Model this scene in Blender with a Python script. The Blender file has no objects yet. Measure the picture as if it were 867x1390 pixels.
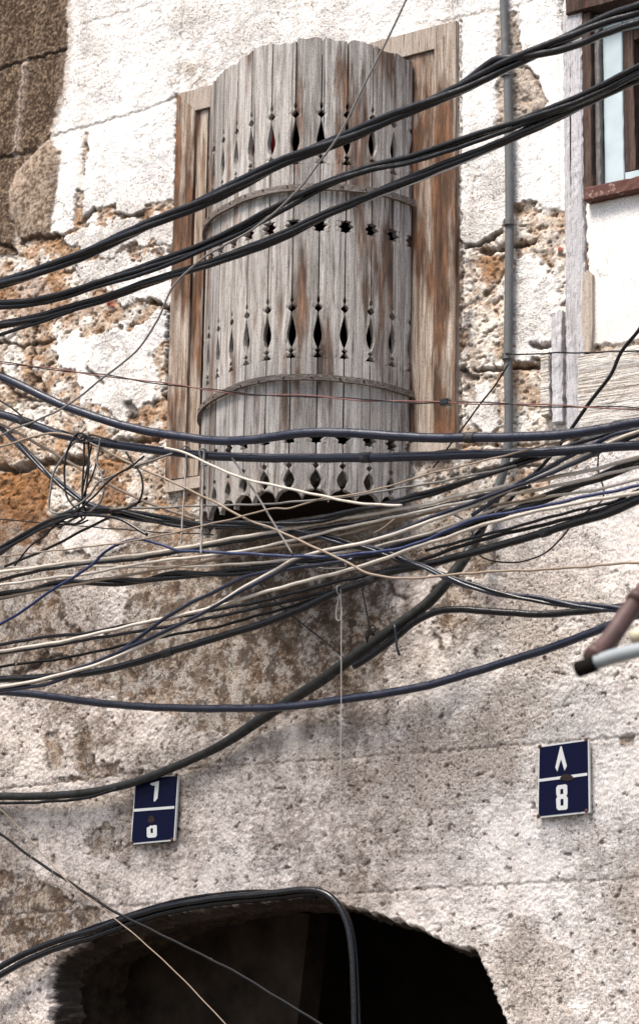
import bpy, math, random
import numpy as np
from mathutils import Vector, Matrix
from mathutils.geometry import tessellate_polygon
random.seed(4); rng = np.random.default_rng(7)
scene = bpy.context.scene
COL = scene.collection

# ------------------------------------------------------------------ camera
W0, H0, F0 = 867.0, 1390.0, 3252.0
cx, cy = W0/2, H0/2
Xc = -np.array([-5066.0, -722.0, -F0]); Xc /= np.linalg.norm(Xc)
Zc = np.array([207.0, 13195.0, -F0]); Zc -= Xc*Zc.dot(Xc); Zc /= np.linalg.norm(Zc)
Yc = np.cross(Zc, Xc)
R = np.stack([Xc, Yc, Zc])             # rows: world axes in camera space -> world = R @ cam
FW = R @ np.array([0, 0, -1.0])
O = np.array([0, 0, 3.15])
CAM = O - FW*6.5
cam_d = bpy.data.cameras.new('camera'); cam = bpy.data.objects.new('camera', cam_d); COL.objects.link(cam)
cam.matrix_world = Matrix(((R[0,0],R[0,1],R[0,2],CAM[0]),(R[1,0],R[1,1],R[1,2],CAM[1]),(R[2,0],R[2,1],R[2,2],CAM[2]),(0,0,0,1)))
cam_d.sensor_fit = 'VERTICAL'; cam_d.sensor_height = 36.0*H0/W0; cam_d.lens = F0/W0*36.0
cam_d.clip_end = 500
cam_d.dof.use_dof = True; cam_d.dof.focus_distance = 6.35; cam_d.dof.aperture_fstop = 8.0
scene.camera = cam

def P(u, v, off=0.0):
    """point on the vertical plane parallel to the facade, off metres in front of it"""
    d = R @ np.array([(u-cx)/F0, -(v-cy)/F0, -1.0])
    t = (-off - CAM[1]) / d[1]
    return CAM + d*t
def proj(p):
    q = (p - CAM) @ R                   # = R^T (p-CAM)
    return cx + F0*q[...,0]/-q[...,2], cy - F0*q[...,1]/-q[...,2]
def mpp(p): return float((p-CAM).dot(FW))/F0

# ------------------------------------------------------------------ object helpers
def mesh_from(name, V, Fc, smooth=False):
    me = bpy.data.meshes.new(name); me.from_pydata([tuple(map(float, v)) for v in V], [], [tuple(int(i) for i in f) for f in Fc]); me.update()
    if smooth: me.polygons.foreach_set('use_smooth', [True]*len(me.polygons))
    return me
def wloc(o):
    return np.array(o['_w']) if o is not None else np.zeros(3)
def obj(name, V, Fc, mat, parent=None, smooth=False, base=None):
    V = np.asarray(V, float)
    if parent is None and base is None:
        base = np.array([V[:,0].mean(), V[:,1].mean(), V[:,2].min()])
    org = base if base is not None else wloc(parent)
    me = mesh_from(name, V-org, Fc, smooth)
    me.materials.append(mat)
    o = bpy.data.objects.new(name, me); COL.objects.link(o)
    WL[o.name] = org
    if parent is not None:
        o.parent = parent; o.location = org - WL[parent.name]
    else: o.location = org
    return o
WL = {}
def wloc(o): return WL[o.name] if o is not None else np.zeros(3)
def tag(o, label, cat, group=None, kind=None):
    if label: o['label'] = label
    if cat: o['category'] = cat
    if group: o['group'] = group
    if kind: o['kind'] = kind
    return o
def thing(name, loc, label, cat, group=None):
    o = bpy.data.objects.new(name, None); COL.objects.link(o); o.location = loc; WL[o.name] = np.array(loc, float)
    o.empty_display_size = .05
    return tag(o, label, cat, group)
def box(x0, x1, y0, y1, z0, z1, n=1):
    V = [(x,y,z) for x in (x0,x1) for y in (y0,y1) for z in (z0,z1)]
    Fc = [(0,1,3,2),(4,6,7,5),(0,4,5,1),(2,3,7,6),(0,2,6,4),(1,5,7,3)]
    return V, Fc
def join(parts):
    V, Fc = [], []
    for v, f in parts:
        k = len(V); V += list(v); Fc += [tuple(i+k for i in q) for q in f]
    return V, Fc
def rough_box(x0,x1,y0,y1,z0,z1, amp=.0015, step=.02, seed=0, bev=.002):
    """box with rounded, slightly uneven worn surfaces; y0 is the front (towards street)"""
    r = random.Random(seed)
    nx = max(2,int((x1-x0)/step)); nz = max(2,int((z1-z0)/step))
    nx=min(nx,40); nz=min(nz,80)
    V=[];Fc=[]
    xs=[x0, x0+bev]+[x0+bev+(x1-x0-2*bev)*i/nx for i in range(1,nx)]+[x1-bev,x1]
    zs=[z0, z0+bev]+[z0+bev+(z1-z0-2*bev)*i/nz for i in range(1,nz)]+[z1-bev,z1]
    A=len(xs);B=len(zs)
    for j,z in enumerate(zs):
        for i,x in enumerate(xs):
            e = (i in(0,A-1)) or (j in (0,B-1))
            V.append((x+(r.uniform(-amp,amp) if e else 0), y0+(bev if e else 0)+r.uniform(-amp,amp)*.5, z+(r.uniform(-amp,amp) if e else 0)))
    for j in range(B-1):
        for i in range(A-1):
            Fc.append((j*A+i,j*A+i+1,(j+1)*A+i+1,(j+1)*A+i))
    ring=[i for i in range(A)]+[j*A+A-1 for j in range(1,B)]+[(B-1)*A+i for i in range(A-2,-1,-1)]+[j*A for j in range(B-2,0,-1)]
    k=len(V)
    for i in ring: V.append((V[i][0],y1,V[i][2]))
    n=len(ring)
    for i in range(n): Fc.append((ring[i],k+i,k+(i+1)%n,ring[(i+1)%n]))
    Fc.append(tuple(k+i for i in range(n)))
    return V,Fc
def prism(poly, y0, y1, holes=()):
    """polygon(s) of (x,z) extruded between y0 (front) and y1"""
    loops=[poly]+list(holes); pts=[p for l in loops for p in l]
    tris=tessellate_polygon([[Vector((p[0],p[1],0)) for p in l] for l in loops])
    n=len(pts); V=[(p[0],y0,p[1]) for p in pts]+[(p[0],y1,p[1]) for p in pts]
    Fc=[tuple(t) for t in tris]+[tuple(i+n for i in reversed(t)) for t in tris]
    k=0
    for l in loops:
        m=len(l)
        for i in range(m):
            a,b=k+i,k+(i+1)%m; Fc.append((a,b,b+n,a+n))
        k+=m
    return V,Fc

def smooth_path(pts, step):
    pts=np.asarray(pts,float); n=len(pts)
    if n==2: 
        k=max(2,int(np.linalg.norm(pts[1]-pts[0])/step)); return np.linspace(pts[0],pts[1],k+1)
    ext=np.vstack([2*pts[0]-pts[1],pts,2*pts[-1]-pts[-2]])
    out=[]
    for i in range(1,n):
        p0,p1,p2,p3=ext[i-1],ext[i],ext[i+1],ext[i+2]
        # centripetal catmull-rom
        t0=0;t1=t0+max(1e-6,np.linalg.norm(p1-p0))**.5;t2=t1+max(1e-6,np.linalg.norm(p2-p1))**.5;t3=t2+max(1e-6,np.linalg.norm(p3-p2))**.5
        k=max(2,int(np.linalg.norm(p2-p1)/step))
        for j in range(k):
            t=t1+(t2-t1)*j/k
            A1=(t1-t)/(t1-t0)*p0+(t-t0)/(t1-t0)*p1; A2=(t2-t)/(t2-t1)*p1+(t-t1)/(t2-t1)*p2; A3=(t3-t)/(t3-t2)*p2+(t-t2)/(t3-t2)*p3
            B1=(t2-t)/(t2-t0)*A1+(t-t0)/(t2-t0)*A2; B2=(t3-t)/(t3-t1)*A2+(t-t1)/(t3-t1)*A3
            out.append((t2-t)/(t2-t1)*B1+(t-t1)/(t2-t1)*B2)
    out.append(pts[-1]); return np.array(out)
def frames(path):
    T=np.gradient(path,axis=0); T/=np.linalg.norm(T,axis=1)[:,None]+1e-12
    N=np.zeros_like(T); up=np.array([0,0,1.0]) if abs(T[0][2])<.9 else np.array([0,1.0,0])
    v=np.cross(T[0],up); v/=np.linalg.norm(v); N[0]=v
    for i in range(1,len(T)):
        v=N[i-1]-T[i]*N[i-1].dot(T[i]); v/=np.linalg.norm(v); N[i]=v
    return T,N,np.cross(T,N)
def tube(path, r, k=10, cap=True):
    T,N,B=frames(path); n=len(path); a=np.arange(k)*2*math.pi/k
    rr=np.broadcast_to(np.asarray(r,float),(n,))
    V=(path[:,None,:]+rr[:,None,None]*(np.cos(a)[None,:,None]*N[:,None,:]+np.sin(a)[None,:,None]*B[:,None,:])).reshape(-1,3)
    Fc=[(i*k+j,i*k+(j+1)%k,(i+1)*k+(j+1)%k,(i+1)*k+j) for i in range(n-1) for j in range(k)]
    if cap: Fc.append(tuple(range(k-1,-1,-1))); Fc.append(tuple((n-1)*k+j for j in range(k)))
    return V.tolist(),Fc

# ------------------------------------------------------------------ materials
def new_mat(name):
    m=bpy.data.materials.new(name); m.use_nodes=True; nt=m.node_tree; nt.nodes.clear()
    o=nt.nodes.new('ShaderNodeOutputMaterial'); b=nt.nodes.new('ShaderNodeBsdfPrincipled'); nt.links.new(b.outputs[0],o.inputs[0])
    return m,nt,b
def nd(nt,t,**kw):
    n=nt.nodes.new(t)
    for k,v in kw.items(): setattr(n,k,v)
    return n
def coord(nt, scale=(1,1,1), obj_space=True):
    t=nd(nt,'ShaderNodeTexCoord'); mp=nd(nt,'ShaderNodeMapping'); mp.inputs['Scale'].default_value=scale
    nt.links.new(t.outputs['Object'],mp.inputs['Vector']); return mp.outputs[0]
def noise(nt,vec,scale,detail=4,rough=.55,w=None,dist=0):
    n=nd(nt,'ShaderNodeTexNoise'); n.inputs['Scale'].default_value=scale; n.inputs['Detail'].default_value=detail
    n.inputs['Roughness'].default_value=rough; n.inputs['Distortion'].default_value=dist
    if w is not None: n.noise_dimensions='4D'; nt.links.new(w,n.inputs['W'])
    nt.links.new(vec,n.inputs['Vector']); return n.outputs['Fac']
def ramp(nt,fac,stops):
    r=nd(nt,'ShaderNodeValToRGB'); e=r.color_ramp.elements
    while len(e)<len(stops): e.new(.5)
    for i,(p,c) in enumerate(stops):
        e[i].position=p; e[i].color=(c[0],c[1],c[2],1) if not isinstance(c,(int,float)) else (c,c,c,1)
    nt.links.new(fac,r.inputs[0]); return r.outputs[0]
def mix(nt,f,a,b,mode='MIX'):
    m=nd(nt,'ShaderNodeMix',data_type='RGBA',blend_type=mode)
    if isinstance(f,(int,float)): m.inputs[0].default_value=f
    else: nt.links.new(f,m.inputs[0])
    for i,c in ((6,a),(7,b)):
        if isinstance(c,tuple): m.inputs[i].default_value=(*c,1)
        else: nt.links.new(c,m.inputs[i])
    return m.outputs[2]
def bump(nt,b,h,strength,dist):
    n=nd(nt,'ShaderNodeBump'); n.inputs['Strength'].default_value=strength; n.inputs['Distance'].default_value=dist
    nt.links.new(h,n.inputs['Height']); nt.links.new(n.outputs[0],b.inputs['Normal'])

def mat_cable(name,col,rough=.38,dirt=(.12,.11,.1),dirt_amt=.35,spec=.5):
    m,nt,b=new_mat(name); v=coord(nt)
    d=ramp(nt,noise(nt,v,45,5,.65),[(.52,0.0),(.72,1.0)])
    c=mix(nt,d,col,tuple(col[i]*(1-dirt_amt)+dirt[i]*dirt_amt for i in range(3)))
    nt.links.new(c,b.inputs['Base Color'])
    r=ramp(nt,noise(nt,v,30,5,.65),[(.35,rough*.75),(.7,min(1,rough*2.2))]); nt.links.new(r,b.inputs['Roughness'])
    b.inputs['Specular IOR Level'].default_value=spec
    bump(nt,b,noise(nt,v,70,4),.35,.002)
    return m
def mat_worn(name,col,worn,thr=.6,rough=.5,spec=.35):
    m,nt,b=new_mat(name); v=coord(nt)
    d=ramp(nt,noise(nt,v,38,6,.7),[(thr,0.0),(thr+.04,1.0)])
    nt.links.new(mix(nt,d,col,worn),b.inputs['Base Color']); b.inputs['Roughness'].default_value=rough; b.inputs['Specular IOR Level'].default_value=spec
    bump(nt,b,noise(nt,v,80,4),.3,.002); return m
def mat_wood(name,ramp_main,stain,stain_thr,axis='z',dark=(.03,.022,.017),grain=1.0,lime=None,fine=1.0):
    m,nt,b=new_mat(name)
    oi=nd(nt,'ShaderNodeObjectInfo'); mul=nd(nt,'ShaderNodeMath',operation='MULTIPLY'); mul.inputs[1].default_value=20; nt.links.new(oi.outputs['Random'],mul.inputs[0]); w=mul.outputs[0]
    sc={'z':(1,1,.045),'x':(.045,1,1)}[axis]; v=coord(nt,sc); v2=coord(nt,{'z':(1,1,.14),'x':(.14,1,1)}[axis]); v3=coord(nt)
    g1=noise(nt,v,90*grain,6,.62,w,1.2); g2=noise(nt,v,330*grain,4,.6,w,.3); big=noise(nt,v2,16,4,.6,w)
    c=ramp(nt,g1,ramp_main)
    rnd=ramp(nt,oi.outputs['Random'],[(0,.70),(.5,1.0),(1,.86)])
    c=mix(nt,1.0,c,rnd,'MULTIPLY')
    st=ramp(nt,big,[(stain_thr,0.0),(stain_thr+.1,.9)])
    sv=noise(nt,v2,55,5,.6,w)
    stc=ramp(nt,sv,[(.38,tuple(x*.35 for x in stain)),(.52,stain),(.66,tuple(min(.6,x*2.4) for x in stain))])
    c=mix(nt,st,c,stc)
    if lime:
        lf=ramp(nt,noise(nt,v2,24,5,.65,w),[(.55,0.0),(.66,.75)]); c=mix(nt,lf,c,lime)
    sv4=coord(nt,{'z':(1,1,.012),'x':(.012,1,1)}[axis]); sp=ramp(nt,noise(nt,sv4,70,3,.6,w),[(.30,1.0),(.335,0.0)]); c=mix(nt,sp,c,dark)
    cr=ramp(nt,g2,[(.30,1.0),(.40,0.0)])
    c=mix(nt,cr,c,dark)
    c=mix(nt,ramp(nt,noise(nt,v3,240,3,.6),[(.35,.35),(.5,0.0)]),c,dark)
    nt.links.new(c,b.inputs['Base Color']); b.inputs['Roughness'].default_value=.85; b.inputs['Specular IOR Level'].default_value=.2
    ad=nd(nt,'ShaderNodeMath',operation='ADD'); nt.links.new(g1,ad.inputs[0]); nt.links.new(g2,ad.inputs[1])
    bump(nt,b,ad.outputs[0],.9,.005*fine); return m
def mat_flat(name,col,rough=.6,var=.25,scale=30,spec=.4,metal=0,b_amt=.2):
    m,nt,b=new_mat(name); v=coord(nt); f=noise(nt,v,scale,5,.6)
    nt.links.new(ramp(nt,f,[(.3,tuple(c*(1-var) for c in col)),(.7,tuple(min(1,c*(1+var)) for c in col))]),b.inputs['Base Color'])
    b.inputs['Roughness'].default_value=rough; b.inputs['Specular IOR Level'].default_value=spec; b.inputs['Metallic'].default_value=metal
    bump(nt,b,noise(nt,v,scale*4,4),b_amt,.002); return m

M={}
M['black']=mat_cable('black_rubber',(.0025,.0025,.0035),.20,(.05,.045,.04),.12,.5)
M['blue_black']=mat_cable('blue_black_rubber',(.0045,.0075,.022),.24,(.05,.05,.07),.12,.6)
M['blue']=mat_cable('blue_plastic',(.006,.016,.07),.35)
M['thin_black']=mat_cable('thin_black_plastic',(.006,.005,.005),.5,(.08,.07,.06),.25,.3)
M['worn_black']=mat_worn('worn_black_plastic',(.004,.004,.005),(.42,.40,.37),.655,.6,.2)
M['cream']=mat_cable('cream_plastic',(.50,.45,.385),.45,(.22,.17,.13),.55)
M['tape']=mat_cable('grey_black_tape',(.02,.02,.022),.5,(.15,.14,.13),.5,.3)
M['tan']=mat_cable('tan_plastic',(.24,.18,.13),.5,(.16,.12,.09),.5)
M['greywire']=mat_cable('grey_plastic',(.15,.14,.13),.5,(.3,.28,.25),.4)
M['red']=mat_cable('faded_red_plastic',(.16,.055,.045),.55,(.1,.08,.07),.5)
M['string']=mat_cable('white_string',(.34,.32,.30),.9,(.3,.28,.25),.4,.1)
M['conduit']=mat_cable('grey_conduit_plastic',(.115,.118,.118),.55,(.2,.19,.18),.5,.3)
M['conduit_dark']=mat_cable('dark_conduit_plastic',(.010,.011,.009),.45,(.07,.06,.05),.35)
M['plank']=mat_wood('weathered_grey_wood',[(.25,(.05,.038,.030)),(.37,(.25,.22,.195)),(.50,(.45,.415,.38)),(.72,(.70,.665,.625))],(.12,.066,.04),.515,grain=.8)
M['casing']=mat_wood('brown_weathered_wood',[(.27,(.05,.03,.018)),(.39,(.23,.16,.11)),(.52,(.44,.36,.29)),(.72,(.70,.63,.56))],(.10,.042,.018),.45,grain=.8)
M['casing_pale']=mat_wood('pale_bare_wood',[(.25,(.25,.18,.13)),(.5,(.48,.40,.33)),(.8,(.6,.54,.48))],(.28,.15,.07),.60)
M['hoop']=mat_wood('bent_strip_wood',[(.25,(.06,.045,.037)),(.5,(.17,.14,.12)),(.8,(.36,.33,.30))],(.12,.06,.04),.62,axis='x')
M['post']=mat_wood('limewashed_post_wood',[(.25,(.34,.31,.30)),(.5,(.62,.60,.61)),(.8,(.76,.74,.76))],(.16,.09,.06),.70)
M['beam']=mat_wood('pale_grey_beam_wood',[(.28,(.14,.10,.07)),(.40,(.50,.43,.36)),(.55,(.72,.67,.61)),(.8,(.82,.79,.75))],(.25,.13,.06),.68,axis='x',grain=.7,fine=2)
M['brown_wood']=mat_wood('dark_brown_wood',[(.25,(.03,.018,.014)),(.5,(.09,.055,.042)),(.8,(.2,.15,.12))],(.05,.02,.015),.6)
M['sill']=mat_worn('red_painted_sill',(.095,.038,.028),(.25,.17,.14),.57,.8)
M['sash']=mat_flat('pale_blue_paint',(.42,.50,.52),.55,.12,12)
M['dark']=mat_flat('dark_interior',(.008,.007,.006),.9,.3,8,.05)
M['shade_wood']=mat_flat('shade_black_wood',(.012,.009,.007),.95,.4,20,.05)  # black colour stands in for the shade under the bay
M['soffit']=mat_flat('shade_brown_stone',(.050,.036,.025),.95,.6,26,.1,0,1.0)  # stone colour darkened to paint in the shade under the arch
M['dark_red']=mat_flat('dark_red_cloth',(.10,.008,.008),.9,.4,8,.05)
M['dark_stone']=mat_flat('shade_black_stone',(.012,.009,.007),.95,.5,10,.1,0,.8)  # near-black colour puts the gloom of the passage into the stone
M['enamel_blue']=mat_worn('navy_enamel',(.0020,.0032,.026),(.010,.008,.016),.64,.5,.12)
M['enamel_white']=mat_worn('white_enamel',(.68,.68,.66),(.35,.28,.22),.66,.4)
M['rust']=mat_flat('rust',(.11,.05,.03),.85,.5,120)
M['rustdark']=mat_flat('dark_rust',(.022,.010,.007),.8,.4,120)
M['pipe_pink']=mat_flat('faded_red_oxide_pipe',(.075,.040,.035),.55,.4,22,.35)
M['pipe_white']=mat_flat('white_painted_pipe',(.24,.26,.265),.4,.12,14,.5)
M['pipe_cream']=mat_flat('cream_painted_pipe',(.50,.44,.30),.5,.15,14,.5)
M['steel']=mat_flat('dull_steel',(.14,.13,.12),.5,.3,60,.5,.5)

# ------------------------------------------------------------------ noise in numpy
def hsh(ix,iy,s):
    h=ix.astype(np.uint32)*np.uint32(374761393)+iy.astype(np.uint32)*np.uint32(668265263)+np.uint32((s*2246822519+977)&0xffffffff)
    h=(h^(h>>np.uint32(13)))*np.uint32(1274126177)
    return (((h^(h>>np.uint32(16)))&np.uint32(0xffffff)).astype(np.float32))/np.float32(0xffffff)
def vnoise(x,y,s=0):
    ix=np.floor(x);iy=np.floor(y);fx=x-ix;fy=y-iy;ix=ix.astype(np.int32);iy=iy.astype(np.int32)
    u=fx*fx*fx*(fx*(fx*6-15)+10);v=fy*fy*fy*(fy*(fy*6-15)+10)
    def g(a,b,dx,dy):
        t=hsh(a,b,s)*2*math.pi; return np.cos(t)*dx+np.sin(t)*dy
    a=g(ix,iy,fx,fy);b=g(ix+1,iy,fx-1,fy);c=g(ix,iy+1,fx,fy-1);d=g(ix+1,iy+1,fx-1,fy-1)
    return (a+(b-a)*u+(c-a)*v+(a-b-c+d)*u*v)*1.5
def fbm(x,y,s=0,o=4,g=.5):
    r=0;a=1;t=0
    for i in range(o):
        r=r+a*vnoise(x*2**i+i*17.3,y*2**i-i*9.1,s+i*13); t+=a; a*=g
    return r/t
def worley(x,y,s=0):
    ix=np.floor(x).astype(np.int64);iy=np.floor(y).astype(np.int64); f1=np.full(x.shape,9.0);f2=np.full(x.shape,9.0);idn=np.zeros(x.shape)
    for dx in(-1,0,1):
        for dy in(-1,0,1):
            cx_=ix+dx;cy_=iy+dy; px=cx_+hsh(cx_,cy_,s);py=cy_+hsh(cx_,cy_,s+5)
            d=np.hypot(x-px,y-py); n=d<f1
            f2=np.where(n,f1,np.minimum(f2,d)); idn=np.where(n,hsh(cx_,cy_,s+9),idn); f1=np.where(n,d,f1)
    return f1,f2,idn
def ss(a,b,x):
    t=np.clip((x-a)/(b-a),0,1); return t*t*(3-2*t)
def seg_dist(U,V,pts,pad=60):
    P_=np.array(pts,float); mk=(U>P_[:,0].min()-pad)&(U<P_[:,0].max()+pad)&(V>P_[:,1].min()-pad)&(V<P_[:,1].max()+pad)
    out=np.full(U.shape,1e4); out[mk]=seg_core(U[mk],V[mk],pts); return out
def seg_core(U,V,pts):
    d=np.full(U.shape,1e9)
    for (x0,y0),(x1,y1) in zip(pts[:-1],pts[1:]):
        dx,dy=x1-x0,y1-y0; t=np.clip(((U-x0)*dx+(V-y0)*dy)/(dx*dx+dy*dy+1e-9),0,1)
        d=np.minimum(d,np.hypot(U-x0-t*dx,V-y0-t*dy))
    return d
def sdf(U,V,poly):
    """positive inside"""
    P_=np.array(poly,float); pad=60; mk=(U>P_[:,0].min()-pad)&(U<P_[:,0].max()+pad)&(V>P_[:,1].min()-pad)&(V<P_[:,1].max()+pad)
    out=np.full(U.shape,-60.0); out[mk]=sdf_core(U[mk],V[mk],poly); return out
def sdf_core(U,V,poly):
    d=seg_core(U,V,list(poly)+[poly[0]]); ins=np.zeros(U.shape,bool); n=len(poly)
    for i in range(n):
        x0,y0=poly[i];x1,y1=poly[(i+1)%n]
        if y0==y1: continue
        c=((y0>V)!=(y1>V))&(U<(x1-x0)*(V-y0)/(y1-y0)+x0); ins^=c
    return np.where(ins,d,-d)

# ------------------------------------------------------------------ the facade
XL=P(236,400)[0]; XR=P(621,310)[0]; ZT=P(622,30)[2]; ZB=P(620,592)[2]      # outer edge of casing round the lattice
CW=.068; IW=.056
OX0,OX1,OZ0,OZ1=XL+CW+.03, XR-CW-IW-.01, ZB+.02, ZT-CW-.02
WX0=P(800,200)[0]; WX1=WX0+.62; WZ1=P(800,10)[2]; WZ0=P(800,262)[2]
ARCH=[(66,1420),(70,1306),(130,1272),(205,1243),(280,1230),(380,1219),(440,1218),(480,1234),(531,1248),(566,1260),(606,1283),(642,1290),(660,1325),(690,1400),(705,1700),(720,2600),(20,2600),(50,1700)]
def axis(lo,hi,step,a,b):
    core=np.arange(lo,hi,step); l=[];s=step;x=lo
    while x>a: s=min(s*1.25,.12); x-=s; l.append(max(x,a))
    r=[];s=step;x=core[-1]
    while x<b: s=min(s*1.25,.12); x+=s; r.append(min(x,b))
    return np.concatenate([np.array(l[::-1]),core,np.array(r)])
c4=[P(0,0),P(867,0),P(0,1390),P(867,1390)]
xs=axis(min(p[0] for p in c4)-.03,max(p[0] for p in c4)+.03,.0030,-4.2,4.2)
zs=axis(min(p[2] for p in c4)-.03,max(p[2] for p in c4)+.03,.0030,0.0,7.0)
NX,NZ=len(xs),len(zs)
GX,GZ=np.meshgrid(xs,zs); gx=GX.ravel().astype(np.float32); gz=GZ.ravel().astype(np.float32)
U,V=proj(np.stack([gx,np.zeros_like(gx),gz],1))
far=(U<-500)|(U>1500)|(V<-600)
m_=100.0
wu=fbm(gx*14,gz*14,3,4)*22+fbm(gx*70,gz*70,4,3)*6; wv=fbm(gx*14,gz*14,23,4)*22+fbm(gx*70,gz*70,24,3)*6
Uw,Vw=U+wu,V+wv
wu2=fbm(gx*40,gz*40,33,3)*5; wv2=fbm(gx*40,gz*40,43,3)*5
Us,Vs=U+wu2,V+wv2

plaster=np.full(U.shape,-40.0)
def addp(poly,fine=False):
    global plaster
    plaster=np.maximum(plaster, sdf(Us if fine else Uw, Vs if fine else Vw, poly))
def subp(poly,fine=False):
    global plaster
    plaster=np.minimum(plaster,-sdf(Us if fine else Uw, Vs if fine else Vw, poly))
# upper left white render
addp([(97,-400),(92,60),(84,120),(66,190),(82,205),(76,262),(70,318),(103,312),(108,300),(127,284),(157,278),(161,293),(187,291),(207,275),(236,272),(244,130),(620,30),(640,-400)],True)
# upper right
addp([(600,-400),(620,30),(622,322),(632,332),(648,331),(678,312),(695,277),(717,271),(748,284),(772,285),(790,-400)],True)
addp([(790,-400),(772,10),(795,262),(800,470),(1500,380),(1600,-400)],True)      # panel beneath the small window
# patches in the rubble, left
addp([(64,469),(100,457),(150,450),(187,440),(214,424),(230,432),(207,487),(214,520),(201,557),(167,574),(134,547),(110,547),(107,510),(77,494)])
addp([(97,367),(140,352),(234,345),(234,425),(201,403),(165,420),(157,398)])
addp([(82,318),(150,300),(236,290),(236,330),(190,335),(150,350),(100,340)])
# patches in the rubble, right
addp([(690,350),(735,345),(755,380),(758,450),(742,490),(700,480),(692,430)])
addp([(640,520),(668,515),(672,580),(645,600)])
# big lower render
addp([(-600,930),(0,930),(60,935),(120,925),(170,945),(210,968),(270,990),(330,1000),(380,960),(470,940),(520,900),(560,840),(545,790),(590,770),(620,790),(680,770),(640,720),(700,690),(760,640),(867,600),(1700,560),(1700,3000),(-700,3000)])
addp([(70,790),(150,770),(175,800),(168,850),(120,862),(90,845)])
addp([(75,700),(120,690),(180,735),(150,760),(90,750)])
addp([(520,780),(560,772),(580,800),(555,850),(530,840)])
# gaps in it
subp([(674,22),(699,14),(705,60),(712,85),(730,108),(742,140),(716,170),(674,176)],True)
subp([(116,178),(120,182),(116,240),(109,238)],True)
subp([(104,255),(113,262),(112,300),(100,320),(98,300)],True)
subp([(590,800),(640,790),(650,830),(610,860),(585,850)])
subp([(60,1000),(80,990),(85,1040),(65,1050)],True)
subp([(100,1000),(122,985),(125,1020),(135,1050),(110,1062)],True)
subp([(135,1042),(162,1030),(160,1050),(138,1058)],True)
subp([(70,1056),(110,1052),(112,1060),(75,1064)],True)
subp([(110,1135),(150,1120),(165,1150),(130,1160)])
subp([(0,1180),(60,1195),(120,1225),(150,1255),(60,1290),(-60,1330),(-300,1330),(-300,1150)])
subp([(430,900),(445,893),(440,915)],True)
subp([(840,1000),(860,998),(858,1012),(842,1014)],True)
pm=ss(-1.2,1.2,plaster)                       # 1 on render, 0 on bare stone
edge=np.exp(-(plaster/3.0)**2)

# upper-left sandstone blocks and rounded mortar lump
brown=[(-900,-400),(97,-400),(92,60),(86,120),(68,185),(44,208),(25,235),(14,262),(18,300),(22,345),(-900,380)]
bs=sdf(Us,Vs,brown); bm=ss(-1.5,1.5,bs)
lump=[(66,190),(84,205),(76,262),(70,318),(50,326),(30,330),(15,290),(12,262),(25,232),(46,208)]
lm=ss(-3,3,sdf(Us,Vs,lump))

# rubble masonry under the missing render
wx_=fbm(gx*6,gz*6,51,3)*.08; wz_=fbm(gx*6,gz*6,52,3)*.08
f1,f2,cid=worley((gx+wx_)*3.1,(gz+wz_)*5.0,61)
gap=f2-f1
joint=1-ss(.03,.13,gap+fbm(gx*30,gz*30,62,3)*.05)
n1=fbm(gx*9,gz*9,70,5,.55); n2=fbm(gx*32,gz*32,71,5,.6); n3=fbm(gx*110,gz*110,72,3,.6); nb=fbm(gx*2.2,gz*2.2,73,4)
n4=fbm(gx*60,gz*60,74,4,.65); n5=fbm(gx*20,gz*20,75,4,.6)
holes=ss(.22,.34,fbm(gx*34,gz*46,80,3,.5))
holes2=ss(.25,.34,fbm(gx*75,gz*85,81,3,.5))
lowz=ss(680,760,V); rk=1-.62*lowz
holes=holes*(1-.85*lowz); holes2=holes2*(1-.6*lowz); joint=joint*(1-.8*lowz)
hs=-.0045+rk*(.008*n1+.0038*n2+.0030*n4+.0016*n3-.008*joint*(.2+1.2*np.clip(nb+.4,0,1))-.005*holes-.003*holes2+.004*(cid-.5))
pit=ss(.14,.34,fbm(gx*105,gz*115,90,3,.55)); pitbig=ss(.37,.43,fbm(gx*30,gz*38,91,3,.6))
low=ss(620,900,V)                                # coarser, dirtier render lower down; its darker tone also paints the alley's dimness
patch=np.clip(.45+2.2*(nb+.5*n5+.1),.1,1)
hp=.0016*n5+(.0009+.0016*low)*n4+(.0012+.0020*low)*n3-(.0006+.0009*low)*pit*patch-.005*pitbig*(.1+.6*low)
smooth=ss(-3,3,sdf(Us,Vs,[(795,262),(795,475),(1500,380),(1600,-100),(1000,240)]))
hp=hp*(1-.8*smooth)
# ---- albedo
def C(*c): return np.array(c)[None,:]
def lerp(a,b,f): return a+(b-a)*f[:,None]
one=np.ones_like(U)
stone=lerp(C(.52,.39,.285)*one[:,None],C(.74,.66,.57)*one[:,None],ss(-.25,.25,n1+.3*n2))
stone=lerp(stone,C(.38,.20,.09)*one[:,None],ss(.0,.25,fbm(gx*5,gz*5,101,5,.6)+.10*(1-ss(250,700,V))-.16*ss(240,700,U))*.8)
stone=lerp(stone,C(.78,.74,.68)*one[:,None],ss(-.02,.14,fbm(gx*11,gz*11,102,5,.6))*.85)
stone=lerp(stone,C(.20,.125,.075)*one[:,None],np.clip(joint*.45+holes*.7+holes2*.6,0,1))
stone=lerp(stone,C(.20,.145,.10)*one[:,None],ss(.12,.3,fbm(gx*22,gz*22,103,5,.65))*.45)
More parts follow.
